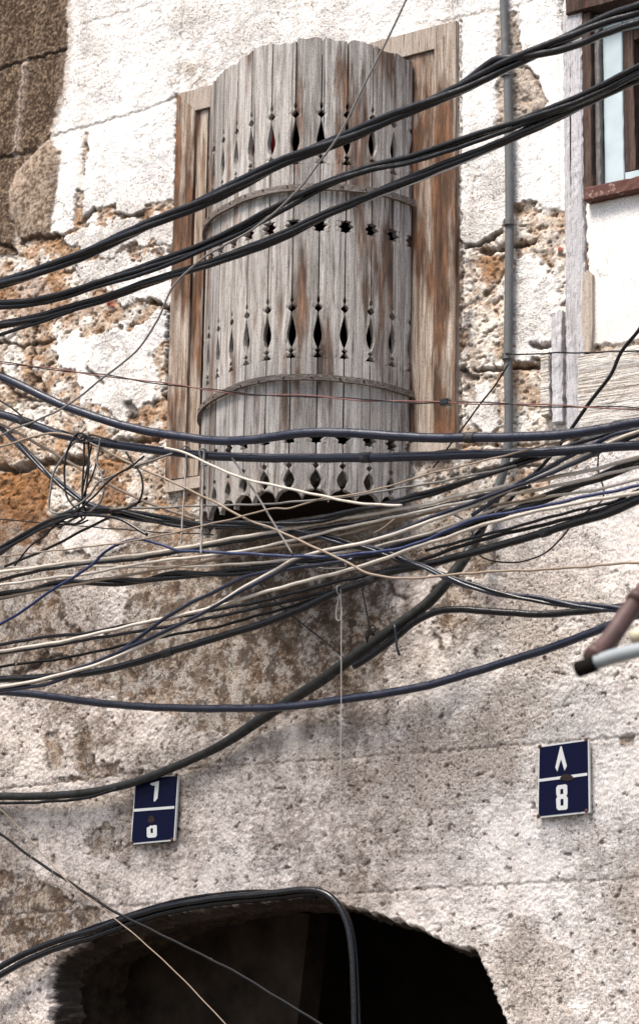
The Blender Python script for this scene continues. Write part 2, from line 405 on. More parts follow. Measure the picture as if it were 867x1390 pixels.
# orange sandstone blocks
for poly,a in (([(0,642),(66,630),(70,700),(66,742),(-500,790),(-500,650)],1.0),([(130,628),(166,620),(168,690),(142,690)],.9),([(0,585),(70,600),(40,628),(-300,650),(-300,560)],.55),
               ([(40,372),(90,378),(80,400),(150,420),(60,450),(0,430),(-200,450),(-200,390)],.6),([(640,350),(668,345),(672,410),(655,400)],.6)):
    om=ss(-2,4,sdf(Uw,Vw,poly))*a*(1-pm)
    oc=lerp(C(.22,.095,.034)*one[:,None],C(.35,.185,.085)*one[:,None],ss(-.3,.3,n2)); oc=lerp(oc,C(.09,.045,.022)*one[:,None],ss(.05,.3,n4)*.8)
    stone=lerp(stone,oc,om); 
H=hs*(1-pm)+hp*pm
H=H+pm*.003*np.exp(-np.clip(plaster,0,99)/10.0)*(n2*.6+.2)       # edges of the render curl and lift
hb=.002+.003*n5+.0022*n4+.0016*n3
H=np.where(bs>-30,H*(1-bm)+hb*bm,H)
lmd=np.clip(sdf(U,V,lump)/22,0,1)
H=H*(1-lm)+lm*(.003+.016*np.sqrt(lmd)+.002*n4+.0015*n3)

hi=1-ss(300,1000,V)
pl=lerp(C(.80,.715,.65)*one[:,None],C(.86,.83,.79)*one[:,None],hi)  # alley light fading downwards is painted into the render tone
right=ss(480,760,U)*(1-hi)
pl=lerp(pl,C(.86,.80,.75)*one[:,None],right*.9)
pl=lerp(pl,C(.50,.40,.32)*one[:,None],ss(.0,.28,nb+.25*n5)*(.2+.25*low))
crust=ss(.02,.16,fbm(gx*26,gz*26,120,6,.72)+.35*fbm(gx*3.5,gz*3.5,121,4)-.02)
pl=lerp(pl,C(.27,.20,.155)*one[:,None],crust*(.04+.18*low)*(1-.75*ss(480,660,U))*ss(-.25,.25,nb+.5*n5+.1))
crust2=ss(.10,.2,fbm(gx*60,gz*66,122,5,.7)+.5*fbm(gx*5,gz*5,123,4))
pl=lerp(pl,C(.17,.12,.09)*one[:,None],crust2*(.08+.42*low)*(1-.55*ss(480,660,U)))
# soot and grime, patchy
gr=np.zeros_like(U)
for (x,y,rx,ry,a) in ((410,800,180,115,1.0),(250,740,130,60,.45),(150,885,190,50,.5),(425,930,110,70,.65),(50,1255,130,50,.75),(215,1110,60,80,.5),(60,1120,90,60,.2),(500,1180,110,60,.3),(480,1090,60,120,.2),(620,840,60,50,.5),(340,1020,120,60,.25),(130,1000,60,50,.45),(620,730,90,60,.4),(850,1230,50,60,.12)):
    gr=np.maximum(gr,a*np.exp(-(((U-x)/rx)**2+((V-y)/ry)**2)*1.1))
grm=np.clip(gr*1.25*(.55+1.5*np.clip(n5+.35*n4+.15,-.3,.6)),0,.95)
pl=lerp(pl,C(.12,.078,.050)*one[:,None],grm)
stone=lerp(stone,C(.12,.088,.066)*one[:,None],np.clip(gr*1.15*(.75+.9*(n5+.1)),0,.92))
spk=ss(.08,.30,fbm(gx*130,gz*150,110,3,.6))
pl=lerp(pl,C(.16,.125,.105)*one[:,None],np.clip(pit*.10+spk*(.08+.10*low),0,.8)*(1-.9*smooth)*np.clip(.45+2.2*(nb+.3*n5+.15),.15,1))
pl=lerp(pl,C(.12,.085,.065)*one[:,None],pitbig*.8*(.25+.75*low)*(1-.9*smooth))
# beige undercoat strips
beige=ss(-2,2,sdf(Us,Vs,[(668,18),(702,12),(708,60),(715,85),(735,108),(746,142),(720,175),(668,180)]))
bg=lerp(C(.42,.345,.28)*one[:,None],C(.55,.48,.41)*one[:,None],ss(-.3,.3,n2)); bg=lerp(bg,C(.2,.14,.1)*one[:,None],spk*.5)
stone=lerp(stone,lerp(C(.16,.105,.07)*one[:,None],C(.52,.42,.33)*one[:,None],ss(-.06,.12,.7*n5+.6*n4+.5*n3)),lowz*.8*ss(.05,.5,gr+.25+.3*nb))
fl=ss(.10,.16,fbm(gx*17,gz*17,140,6,.7)+.12*(1-np.clip(gr,0,1)))*lowz; stone=lerp(stone,C(.66,.60,.54)*one[:,None],fl*.6)
dk=ss(.12,.2,fbm(gx*24,gz*24,141,6,.7)+.15*gr)*lowz; stone=lerp(stone,C(.07,.045,.03)*one[:,None],dk*.75); hs=hs+lowz*(.0025*n3+.002*n4+.002*fl-.003*dk)
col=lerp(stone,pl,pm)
col=lerp(col,bg,beige*(1-pm)*.9)
pinch=np.exp(-((plaster+2.5)/2.2)**2)*np.clip(.35+n4*2,0,1)*.40
col=lerp(col,C(.10,.065,.045)*one[:,None],pinch*(1-bm))
bc=lerp(C(.050,.031,.019)*one[:,None],C(.30,.215,.145)*one[:,None],ss(-.18,.46,.6*n4+.8*n3+.35*n5))
col=lerp(col,bc,bm)
lc=lerp(C(.12,.08,.052)*one[:,None],C(.42,.33,.25)*one[:,None],ss(-.3,.45,n4+.5*n3+.5*n5+.1)); col=lerp(col,lc,lm)
# thin warm edge where render feathers over the sandstone
ew=np.exp(-((bs+3)/4.0)**2)*.6; col=lerp(col,C(.42,.33,.26)*one[:,None],ew)
# joints scored in the render: (points, half width px, depth m, colour)
for pts,w,dp,c,a in (([(88,40),(240,-3),(420,-45)],1.8,.002,(.5,.43,.37),.5),([(75,184),(150,163),(195,150),(245,130)],1.8,.004,(.34,.26,.2),.6),([(252,-60),(245,60),(242,126)],2.0,.003,(.36,.32,.28),.6),
    ([(600,30),(680,12),(770,-12)],2.5,.003,(.45,.36,.28),.6),([(-20,98),(40,80),(90,64)],2.5,-.003,(.20,.15,.11),.5),([(-20,99),(40,82),(88,67)],2.2,.010,(.05,.035,.025),.9),([(-20,218),(20,212),(48,205)],2.6,.010,(.10,.07,.05),.9),
    ([(36,84),(30,140),(22,210)],3.6,-.006,(.50,.40,.33),1.0),([(37,84),(31,140),(23,210)],.8,.004,(.08,.05,.04),.9),
    ([(-60,1075),(60,1066),(180,1050),(280,1042),(420,1033),(520,1025),(660,1015),(800,1004),(900,996)],1.7,.004,(.30,.235,.19),.55),
    ([(-100,1250),(200,1228),(480,1213),(600,1205),(700,1200),(860,1192),(1000,1184)],2.0,.004,(.30,.235,.19),.6),
    ([(702,8),(704,60),(712,86),(728,112),(742,140)],1.4,.005,(.15,.1,.07),.8),([(673,30),(674,100),(672,170)],1.5,.004,(.15,.1,.07),.6),
    ([(764,-40),(760,10),(766,60),(768,290),(770,330)],1.8,.012,(.07,.05,.04),.8),([(240,130),(239,260),(236,420),(229,560)],2.0,.012,(.05,.035,.025),.8),([(624,30),(624,330),(622,590)],1.6,.010,(.07,.05,.04),.6),
    ([(357,1000),(358,1040)],1.5,.002,(.3,.25,.22),.35),([(620,840),(617,900),(600,960)],1.2,.002,(.25,.19,.15),.3),([(800,910),(760,960),(700,985),(640,1010)],1.2,.002,(.3,.24,.2),.3),([(850,900),(820,970),(780,1010)],1.2,.002,(.3,.24,.2),.3)):
    d=seg_dist(Us,Vs,pts); g=np.exp(-(d/w)**2); brk=1.0 if a>=.9 else np.clip(.65+1.6*n2,0,1)
    H=H-dp*g; col=lerp(col,C(*c)*one[:,None],g*a*brk)
# open cracks and cavities between stones
for pts,w,dp in (([(-60,640),(0,634),(22,640),(45,628),(80,626),(112,624)],6,.05),([(30,330),(52,323),(82,319)],3,.02),([(108,303),(116,296),(127,284)],2.5,.02),([(158,290),(175,294),(190,290)],2.5,.015),
    ([(655,341),(680,336),(696,331),(714,330),(724,327)],4.2,.04),([(632,335),(650,331),(678,314)],2.5,.02),([(720,468),(738,470),(752,464)],4,.03),([(640,503),(690,500),(740,494)],3,.03),
    ([(0,462),(30,470),(62,464),(72,458)],2.5,.02),([(156,598),(190,599),(212,596)],3.5,.03),([(205,408),(222,416),(236,430)],4,.03),([(174,546),(182,566)],6,.02),([(625,500),(634,512),(644,512)],3.5,.03),
    ([(226,430),(229,480),(226,540)],3.5,.03),([(50,440),(40,500),(65,540)],2.5,.02),([(0,520),(30,540),(60,545)],3,.02),([(120,500),(140,520)],3,.015),([(752,430),(757,455),(754,480)],4,.03),([(50,735),(65,712),(80,716)],4,.02),
    ([(640,640),(700,632),(760,636)],3,.02),([(40,905),(70,890),(95,895)],3,.015),([(60,885),(50,905),(20,915)],4,.015),([(170,905),(180,922)],4,.012),([(528,792),(534,806),(548,812)],2.5,.012),([(590,862),(597,880)],3,.01),([(0,330),(12,335),(22,345)],3,.02)):
    d=seg_dist(Us+wu*.25,Vs+wv*.25,pts); g=np.exp(-(d/w)**4)
    H=H-dp*.55*g; col=lerp(col,C(.06,.038,.025)*one[:,None],g*.8)
g=np.exp(-(((U-262)/24)**2+((V-100)/26)**2))*ss(-.25,.2,n5); col=lerp(col,C(.42,.33,.25)*one[:,None],g*.7)
# patchy dark brown rim round the two number plates
for (x0,y0,x1,y1) in ((733,1014,797,1106),(184,1057,238,1143)):
    d=-sdf(Us,Vs,[(x0,y0),(x1,y0-8),(x1,y1-2),(x0,y1+4)]); g=ss(11,2,d)*ss(-.15,.3,n4+.3*n2)
    col=lerp(col,C(.10,.07,.05)*one[:,None],g*.75)
# red brick chip showing between stones
for (x,y,r) in ((759,337,5.0),(150,411,6.5)):
    g=ss(r,r-2,np.hypot((Us-x)*1.2,(Vs-y))); col=lerp(col,C(.35,.05,.025)*one[:,None],g*.9); H=H+.006*g
# dark smudge by the casing foot, grey blotches along its sides
g=np.exp(-(((U-610)/30)**2+((V-640)/22)**2))*ss(-.3,.2,n4); col=lerp(col,C(.07,.062,.06)*one[:,None],np.clip(g*1.2,0,.85))
for (x,y,rx,ry) in ((632,360,9,22),(632,440,11,34),(630,525,9,18),(232,470,6,40)):
    g=np.exp(-(((U-x)/rx)**2+((V-y)/ry)**2))*ss(-.2,.2,n4); col=lerp(col,C(.13,.125,.13)*one[:,None],np.clip(g*1.2,0,.8))

# doorway arch pulled back through the wall
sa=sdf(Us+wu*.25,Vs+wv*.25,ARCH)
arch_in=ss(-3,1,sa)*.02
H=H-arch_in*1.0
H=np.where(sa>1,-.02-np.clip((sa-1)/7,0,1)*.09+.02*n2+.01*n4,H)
col=lerp(col,C(.028,.020,.014)*one[:,None],ss(-.5,1.5,sa)*.95)  # reveal coloured near black for the shade inside the arch
# sides of the openings
def inrect(x0,x1,z0,z1): return (gx>x0)&(gx<x1)&(gz>z0)&(gz<z1)
cut=inrect(OX0,OX1,OZ0,OZ1)|inrect(WX0,WX1,WZ0,WZ1)|(sa>9)
# keep the wall behind timber from poking through
flat=inrect(XL-.004,XR+.004,ZB-.004,ZT+.004)|((gx>WX0-.09)&(gx<WX1+.1)&(gz>WZ0-.03)&(gz<WZ1+.05))
H=np.where(flat,np.minimum(H,-.004),H)
col=np.clip(col,.01,.86)
alpha=np.clip(.5*bm+pm*(1.0)*np.clip(patch*(.8+.2*low)+.08*(1-low),0,1)*(1-.97*smooth)+(.35+.6*lowz)*(1-pm),0,1)

idx=np.arange(NX*NZ).reshape(NZ,NX)
q=np.stack([idx[:-1,:-1],idx[:-1,1:],idx[1:,1:],idx[1:,:-1]],-1).reshape(-1,4)
cc=cut[q].all(1); q=q[~cc]
me=bpy.data.meshes.new('wall'); nv=NX*NZ; nf=len(q)
me.vertices.add(nv); me.vertices.foreach_set('co',np.stack([gx,-H,gz],1).astype(np.float32).ravel())
me.loops.add(nf*4); me.loops.foreach_set('vertex_index',q.astype(np.int32).ravel())
me.polygons.add(nf); me.polygons.foreach_set('loop_start',(np.arange(nf)*4).astype(np.int32))
me.update(calc_edges=True); me.validate()
me.polygons.foreach_set('use_smooth',np.ones(len(me.polygons),bool))
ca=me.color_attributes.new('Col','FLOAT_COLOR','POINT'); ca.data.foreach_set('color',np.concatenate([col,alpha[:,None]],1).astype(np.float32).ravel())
m,nt,b=new_mat('lime_render_and_stone'); at=nd(nt,'ShaderNodeVertexColor'); at.layer_name='Col'; v=coord(nt)
fn=ramp(nt,noise(nt,v,210,5,.7),[(.34,.62),(.60,1.16)]); fn2=ramp(nt,noise(nt,v,5,5,.6),[(.3,.90),(.7,1.08)])
c=mix(nt,1.0,mix(nt,1.0,at.outputs[0],fn,'MULTIPLY'),fn2,'MULTIPLY')
sn=noise(nt,v,125,5,.66,None,.5); sp1=ramp(nt,sn,[(.38,1.0),(.455,0.0)])
mu=nd(nt,'ShaderNodeMath',operation='MULTIPLY'); nt.links.new(sp1,mu.inputs[0]); nt.links.new(at.outputs[1],mu.inputs[1])
mu2=nd(nt,'ShaderNodeMath',operation='MULTIPLY'); nt.links.new(mu.outputs[0],mu2.inputs[0]); mu2.inputs[1].default_value=.85
c=mix(nt,mu2.outputs[0],c,(.11,.075,.055))
sn2=noise(nt,v,52,6,.74,None,.4); sp2=ramp(nt,sn2,[(.34,1.0),(.41,0.0)]); mu3=nd(nt,'ShaderNodeMath',operation='MULTIPLY'); nt.links.new(sp2,mu3.inputs[0]); nt.links.new(at.outputs[1],mu3.inputs[1])
c=mix(nt,mu3.outputs[0],c,(.15,.10,.07))
vd=nd(nt,'ShaderNodeVectorMath',operation='ADD'); nz=nd(nt,'ShaderNodeTexNoise'); nz.inputs['Scale'].default_value=9; nz.inputs['Detail'].default_value=5; nt.links.new(v,nz.inputs['Vector'])
sc_=nd(nt,'ShaderNodeVectorMath',operation='SCALE'); sc_.inputs['Scale'].default_value=.35; nt.links.new(nz.outputs['Color'],sc_.inputs[0]); nt.links.new(v,vd.inputs[0]); nt.links.new(sc_.outputs[0],vd.inputs[1])
vo=nd(nt,'ShaderNodeTexVoronoi'); vo.feature='DISTANCE_TO_EDGE'; vo.inputs['Scale'].default_value=2.1; nt.links.new(vd.outputs[0],vo.inputs['Vector'])
ck=ramp(nt,vo.outputs['Distance'],[(.0025,.75),(.006,0.0)]); ckm=nd(nt,'ShaderNodeMath',operation='MULTIPLY'); nt.links.new(ck,ckm.inputs[0]); nt.links.new(ramp(nt,noise(nt,v,3.5,3),[(.46,0.0),(.56,1.0)]),ckm.inputs[1])
c=mix(nt,ckm.outputs[0],c,(.14,.10,.075))
rs=nd(nt,'ShaderNodeMapping'); rs.inputs['Scale'].default_value=(1,1,.06); nt.links.new(v,rs.inputs['Vector'])
c=mix(nt,ramp(nt,noise(nt,rs.outputs[0],14,5,.6),[(.52,0.0),(.75,.38)]),c,(.30,.235,.185)); nt.links.new(c,b.inputs['Base Color'])
b.inputs['Roughness'].default_value=.95; b.inputs['Specular IOR Level'].default_value=.12
hsum=nd(nt,'ShaderNodeMath',operation='ADD'); nt.links.new(noise(nt,v,230,5,.7),hsum.inputs[0]); nt.links.new(sn,hsum.inputs[1])
ml=nd(nt,'ShaderNodeMath',operation='MULTIPLY'); nt.links.new(hsum.outputs[0],ml.inputs[0]); am=nd(nt,'ShaderNodeMath',operation='MULTIPLY_ADD'); nt.links.new(at.outputs[1],am.inputs[0]); am.inputs[1].default_value=.9; am.inputs[2].default_value=.12
am2=nd(nt,'ShaderNodeMath',operation='MULTIPLY'); nt.links.new(am.outputs[0],am2.inputs[0]); nt.links.new(ramp(nt,noise(nt,v,7,5,.65,None,.6),[(.38,.3),(.60,1.0)]),am2.inputs[1]); nt.links.new(am2.outputs[0],ml.inputs[1])
bump(nt,b,ml.outputs[0],.95,.008); me.materials.append(m)
house=thing('stone_house',(0,0,0),'old stone house front with peeling white render behind all the cables','house')
wo=bpy.data.objects.new('wall',me); COL.objects.link(wo); wo.parent=house; WL[wo.name]=np.zeros(3)

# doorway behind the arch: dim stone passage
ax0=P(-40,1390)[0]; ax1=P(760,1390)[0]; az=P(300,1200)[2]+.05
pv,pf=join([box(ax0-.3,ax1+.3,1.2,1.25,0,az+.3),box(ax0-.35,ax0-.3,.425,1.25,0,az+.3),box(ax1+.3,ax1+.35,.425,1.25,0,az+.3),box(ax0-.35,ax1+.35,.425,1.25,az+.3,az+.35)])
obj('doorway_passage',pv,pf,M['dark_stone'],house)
# rough soffit of the arch
loop=smooth_path([(u,v) for u,v in ARCH[:-3]+[ARCH[-3]]],5); loop=np.vstack([smooth_path(ARCH[-2:]+[ARCH[0]],12)[:-1],smooth_path(ARCH[:-3],5)])
cg=loop[:, :].mean(0); Vv=[];Ff=[]; nd_=16
for i,(u,v) in enumerate(loop):
    p=P(u,v,0)
    for k in range(nd_):
        a_=np.array([i*.21]);b_=np.array([k*.55]); e_=float(fbm(a_,b_,200,3)[0])*.03+float(fbm(a_*3,b_*3,201,2)[0])*.012
        q=P(u+(cg[0]-u)*e_*.9, v+(1450-v)*e_*1.2,0); Vv.append((q[0],.035+.40*k/(nd_-1),q[2]))
for i in range(len(loop)-1):
    for k in range(nd_-1):
        a_=i*nd_+k; Ff.append((a_,a_+1,a_+nd_+1,a_+nd_))
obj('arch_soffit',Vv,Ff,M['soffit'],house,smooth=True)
# stone lintel blocks inside the arch
def plate(poly,off,thick): return prism([(P(u,v,off)[0],P(u,v,off)[2]) for u,v in poly],-off,-off+thick)
v_,f_=plate([(60,1292),(200,1244),(330,1232),(420,1240),(400,1420),(60,1420)],-.36,.1); obj('door_panel',v_,f_,mat_flat('shade_dark_door_board',(.030,.022,.016),.95,.6,9,.1,0,.9),house)  # board colour darkened to paint the gloom of the recess

# rear side of the building so that it is a solid block
hb_m=mat_flat('plain_render',(.5,.46,.42),.95,.2,3,.1,0,.5)
v_,f_=join([box(-4.2,-4.0,.03,3.0,0,7.0),box(4.0,4.2,.03,3.0,0,7.0),box(-4.0,4.0,2.8,3.0,0,7.0),box(-4.3,4.3,-.08,3.1,7.0,7.15)])
obj('rear_walls',v_,f_,hb_m,house)

# ------------------------------------------------------------------ small window, upper right
win=obj('window',*join([box(WX0,WX1,.30,.32,WZ0,WZ1)]),M['dark'],house)
obj('lintel',*rough_box(P(772,16)[0],WX1+.06,-.022,.10,WZ1-.012,WZ1+.035,.002,.02,3),M['brown_wood'],win)
obj('frame',*rough_box(WX0-.020,WX0+.008,-.006,.10,WZ0-.01,WZ1-.015,.0015,.02,5),M['brown_wood'],win)
obj('frame',*rough_box(WX1-.03,WX1,-.006,.10,WZ0-.01,WZ1-.015,.0015,.02,6),M['brown_wood'],win)
obj('frame',*rough_box(WX0+.009,WX0+.024,.012,.10,WZ0,WZ1-.018,.001,.02,7),M['steel'],win)
sx0=WX0+.026; sw=.056
obj('sash',*join([rough_box(sx0,sx0+sw,.030,.065,WZ0,WZ1-.02,.0008,.03,8),rough_box(sx0+sw+.002,WX1-.032,.031,.065,WZ0,WZ0+.05,.0008,.03,9),rough_box(sx0+sw+.002,WX1-.032,.031,.065,WZ1-.075,WZ1-.021,.0008,.03,10)]),M['sash'],win)
obj('glazing_bar',*join([rough_box(sx0+sw+.001,sx0+sw+.030,.036,.075,WZ0+.052,WZ1-.077,.001,.02,11),rough_box(sx0+sw+.031,WX1-.034,.037,.07,WZ1-.105,WZ1-.078,.001,.02,12)]),M['brown_wood'],win)
obj('sill',*rough_box(WX0-.004,WX1+.03,-.030,.07,WZ0-.030,WZ0+.004,.0025,.012,13),M['sill'],win)
obj('lining',*join([box(WX0-.01,WX0-.002,.10,.30,WZ0,WZ1),box(WX1,WX1+.01,.10,.30,WZ0,WZ1),box(WX0-.01,WX1+.01,.10,.30,WZ1,WZ1+.01),box(WX0-.01,WX1+.01,.072,.30,WZ0-.012,WZ0-.002)]),M['dark'],win)
# limewashed post beside the window, split timber strips, heavy beam
x0=P(768,300)[0]; x1=P(797,260)[0]-.002
obj('timber_post',*rough_box(x0,x1-.006,-.012,.05,P(790,590)[2],P(775,22)[2],.002,.012,21,.004),M['post'],house)
obj('timber_strip',*rough_box(P(738,520)[0],P(750,520)[0],-.022,.01,P(744,566)[2],P(744,481)[2],.0015,.012,22),M['beam'],house)
obj('timber_strip',*rough_box(P(752,520)[0],P(766,520)[0],-.016,.01,P(760,575)[2],P(760,425)[2],.002,.012,23),M['post'],house)
poly=[(800,480),(830,476),(867,467),(960,447),(1100,420),(1100,545),(960,572),(867,586),(820,592),(800,596),(783,598),(784,500)]
poly=[(P(u,v)[0],P(u,v)[2]) for u,v in poly]
bx0=P(786,540)[0]; bz0=P(800,590)[2]; bz1=P(800,482)[2]
obj('timber_beam',*rough_box(bx0,bx0+1.0,-.014,.05,bz0,bz1,.003,.012,24,.004),M['beam'],house)
sp=[(790,372),(797,366),(803,372),(803,440),(801,480),(792,478),(788,430)]
v_,f_=plate(sp,.014,.02); obj('split_timber',v_,f_,M['casing_pale'],house)

# ------------------------------------------------------------------ latticed bay window
bay=thing('lattice_bay',(P(420,690,.1)[0],-.1,P(420,690,.1)[2]),'tall curved bay screen of weathered grey planks with cut-out lattice holes','window screen')
K=mpp(P(430,400,.2))
s_=1.0
jp=[(0,0),(-8,35.5),(-21,69),(-44,98),(-71,122),(-103,139),(-138,146),(-175,142),(-209,129),(-243,114),(-274,93),(-301,66),(-322,34),(-332,0)]
XB=P(560.5,470)[0]
jp=[np.array((XB+a*K*1.0,-b*K-.012)) for a,b in jp]
cen=np.array((XB-159*K,-60*K))
def zat(v,u=430,off=.245): return P(u,v,off)[2]
z_top=zat(57)
prof=[]   # (y photo at front joint, half width px)
def hole(y0,shape): return [(y0+dy,w) for dy,w in shape]
balu=[(0,0),(4,1.6),(8,2.6),(12,1.2),(13.5,1.2),(18,5.4),(20,5.0),(24,1.0),(27,.9),(34,2.4),(42,4.4),(52,6.4),(58,6.3),(66,4.0),(72,1.2),(74,1.8),(76.5,4.2),(79,1.6),(80,2.0),(86,6.8),(86.6,0)]
star=[(0,0),(3.6,1.8),(4.2,7.4),(8.2,5.8),(11.5,10.6),(14.8,5.8),(18.8,7.4),(19.4,1.8),(23,0)]
bott=[(0,0),(4,4.2),(6,3.6),(9,.9),(11,1.2),(17,5.4),(24,8.0),(31,5.8),(36,2.0),(37,3.0),(40,10.5),(44,14.2),(50,17.4),(53,17.8)]
H_=hole(138,balu)+hole(296,star)+hole(400,balu)+hole(582,star)+hole(627,bott)
zz=np.array([zat(y) for y,_ in H_]); ww=np.array([w*1.03 for _,w in H_])*K
o_=np.argsort(zz); zz=zz[o_]; ww=ww[o_]
z_bot=zat(680)
def halfw(z): return max(.0023, float(np.interp(z,zz,ww,left=ww[0],right=0)))
zs_=set(np.arange(z_bot,z_top,.012).tolist())|set(zz.tolist())
for a,b_ in zip(zz[:-1],zz[1:]):
    if b_-a<.03:
        zs_|={a+(b_-a)*t for t in (.25,.5,.75)}
zs_=sorted(z for z in zs_ if z_bot<=z<=z_top)
TH=.016
for i in range(len(jp)-1):
    a,b2=jp[i],jp[i+1]; L=np.linalg.norm(b2-a); t=(b2-a)/L; n=np.array((t[1],-t[0]))
    if (a+b2).dot(n)/2-cen.dot(n)<0: n=-n
    ztop=z_top+random.uniform(-.008,.006); nx=6; Vv=[];Ff=[]; tz=[random.uniform(-.006,.003) for _ in range(nx+1)]
    bow=random.uniform(-.002,.003)
    rows=[z for z in zs_ if z<ztop-.02]+[ztop-.015,ztop]
    for ri,z in enumerate(rows):
        hw=min(halfw(z),L*.492); f0=hw; f1_=L-hw
        if z<z_bot+.004: f0=L*.485; f1_=L*.515
        for side in (0,1):
            for k in range(nx+1):
                s=f0+(f1_-f0)*k/nx; r0=bow+.0009*math.sin(k*2.1+i)
                if k in(0,nx): r0-=.0012
                p=a+t*s+n*((r0) if side==0 else -TH)
                Vv.append((p[0],p[1],z+(tz[k] if ri==len(rows)-1 else 0)))
    m2=2*(nx+1)
    for r_ in range(len(rows)-1):
        q0=r_*m2;q1=q0+m2
        for k in range(nx): 
            Ff.append((q0+k,q0+k+1,q1+k+1,q1+k)); Ff.append((q0+nx+1+k,q1+nx+1+k,q1+nx+2+k,q0+nx+2+k))
        Ff.append((q0,q1,q1+nx+1,q0+nx+1)); Ff.append((q0+nx,q0+2*nx+1,q1+2*nx+1,q1+nx))
    e=(len(rows)-1)*m2
    for k in range(nx):
        Ff.append((k,k+nx+1,k+nx+2,k+1)); Ff.append((e+k,e+k+1,e+k+nx+2,e+k+nx+1))
    obj('plank',Vv,Ff,M['plank'],bay)
# bent strips round the outside
def outline(off,sub=8):
    pts=[np.array((p[0],p[1],0)) for p in jp]; path=smooth_path(pts,.012)
    T=np.gradient(path,axis=0);T/=np.linalg.norm(T,axis=1)[:,None]; N=np.stack([T[:,1],-T[:,0],0*T[:,0]],1)
    if (path[len(path)//2]-np.array((*cen,0))).dot(N[len(path)//2])<0: N=-N
    return path+N*off
for (yc,h,tilt) in ((257,9,0),(516,8,.0)):
    zc=zat(yc); hh=h*K*.5
    inn=outline(.004); out=outline(.013); n=len(inn); Vv=[];Ff=[]
    rr=random.Random(int(yc))
    ph=rr.uniform(0,6)
    for i in range(n):
        w=.004*math.sin(i*.09+ph)
        for (p,z) in ((out[i],zc-hh+w),(out[i],zc+hh+w),(inn[i],zc+hh+w),(inn[i],zc-hh+w)): Vv.append((p[0],p[1],z))
    for i in range(n-1):
        for k in range(4): Ff.append((i*4+k,i*4+(k+1)%4,(i+1)*4+(k+1)%4,(i+1)*4+k))
    Ff+= [(0,1,2,3),(4*n-1,4*n-2,4*n-3,4*n-4)]
    hp_=obj('hoop',Vv,Ff,M['hoop'],bay)
    for i in range(12,n-10,int(n/13)):
        p=out[i]; d=(out[i]-inn[i]); d/=np.linalg.norm(d)
        v_,f_=tube(np.array([p-d*.002+np.array((0,0,zc)),p+d*.002+np.array((0,0,zc))]),.0028,8); obj('nail_head',v_,f_,M['rustdark'],hp_)
# roof board added inside to stop light, shade-black bottom board, dark room behind
pts=outline(-.022); poly=[(p[0],p[1]) for p in pts]
tr=tessellate_polygon([[Vector((x,y,0)) for x,y in poly]]); n=len(poly); zt=z_top-.05; zb_=zat(664)
Vv=[(x,y,zt) for x,y in poly]+[(x,y,zt+.015) for x,y in poly]; Ff=[tuple(t) for t in tr]+[tuple(k+n for k in t) for t in tr]+[(i,(i+1)%n,(i+1)%n+n,i+n) for i in range(n)]
obj('light_stop_board',Vv,Ff,M['brown_wood'],bay)  # unseen board, added so no light leaks in from above
obj('floor_board',[(x,y,z-zt+zb_) for x,y,z in Vv],Ff,M['shade_wood'],bay)  # coloured black for the shade seen beneath the planks
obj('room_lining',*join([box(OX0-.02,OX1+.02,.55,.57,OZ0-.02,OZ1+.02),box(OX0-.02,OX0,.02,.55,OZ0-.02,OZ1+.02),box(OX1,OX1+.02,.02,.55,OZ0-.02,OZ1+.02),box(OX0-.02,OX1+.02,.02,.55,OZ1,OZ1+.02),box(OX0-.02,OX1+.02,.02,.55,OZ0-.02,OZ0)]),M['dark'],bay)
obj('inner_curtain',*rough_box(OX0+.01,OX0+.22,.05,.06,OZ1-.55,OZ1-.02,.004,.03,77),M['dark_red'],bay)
# mitred casing boards and the inner boards
def board(poly,y0,y1,mat,name,par=bay):
    v_,f_=prism(poly,y0,y1); return obj(name,v_,f_,mat,par)
casg=bay
board([(XL,ZB),(XL+CW,ZB),(XL+CW,ZT-CW),(XL,ZT)],-.014,.03,M['casing'],'casing_board')
board([(XR-CW,ZB),(XR,ZB),(XR,ZT),(XR-CW,ZT-CW)],-.014,.03,M['casing'],'casing_board')
board([(XL+.001,ZT),(XR-.001,ZT),(XR-CW,ZT-CW+.001),(XL+CW,ZT-CW+.001)],-.013,.03,M['casing_pale'],'casing_board')
board([(XL+CW+.002,ZB+.004),(XL+CW+.040,ZB+.004),(XL+CW+.040,ZT-CW-.002),(XL+CW+.002,ZT-CW-.002)],-.004,.03,M['casing'],'inner_board')
board([(XR-CW-IW-.045,ZB+.004),(XR-CW-.004,ZB+.004),(XR-CW-.004,ZT-CW-.002),(XR-CW-IW-.045,ZT-CW-.002)],-.005,.03,M['casing'],'inner_board')
board([(XL-.0,ZB-.035),(XR-.0,ZB-.035),(XR-.0,ZB-.002),(XL-.0,ZB-.002)],-.012,.03,M['casing_pale'],'casing_board')

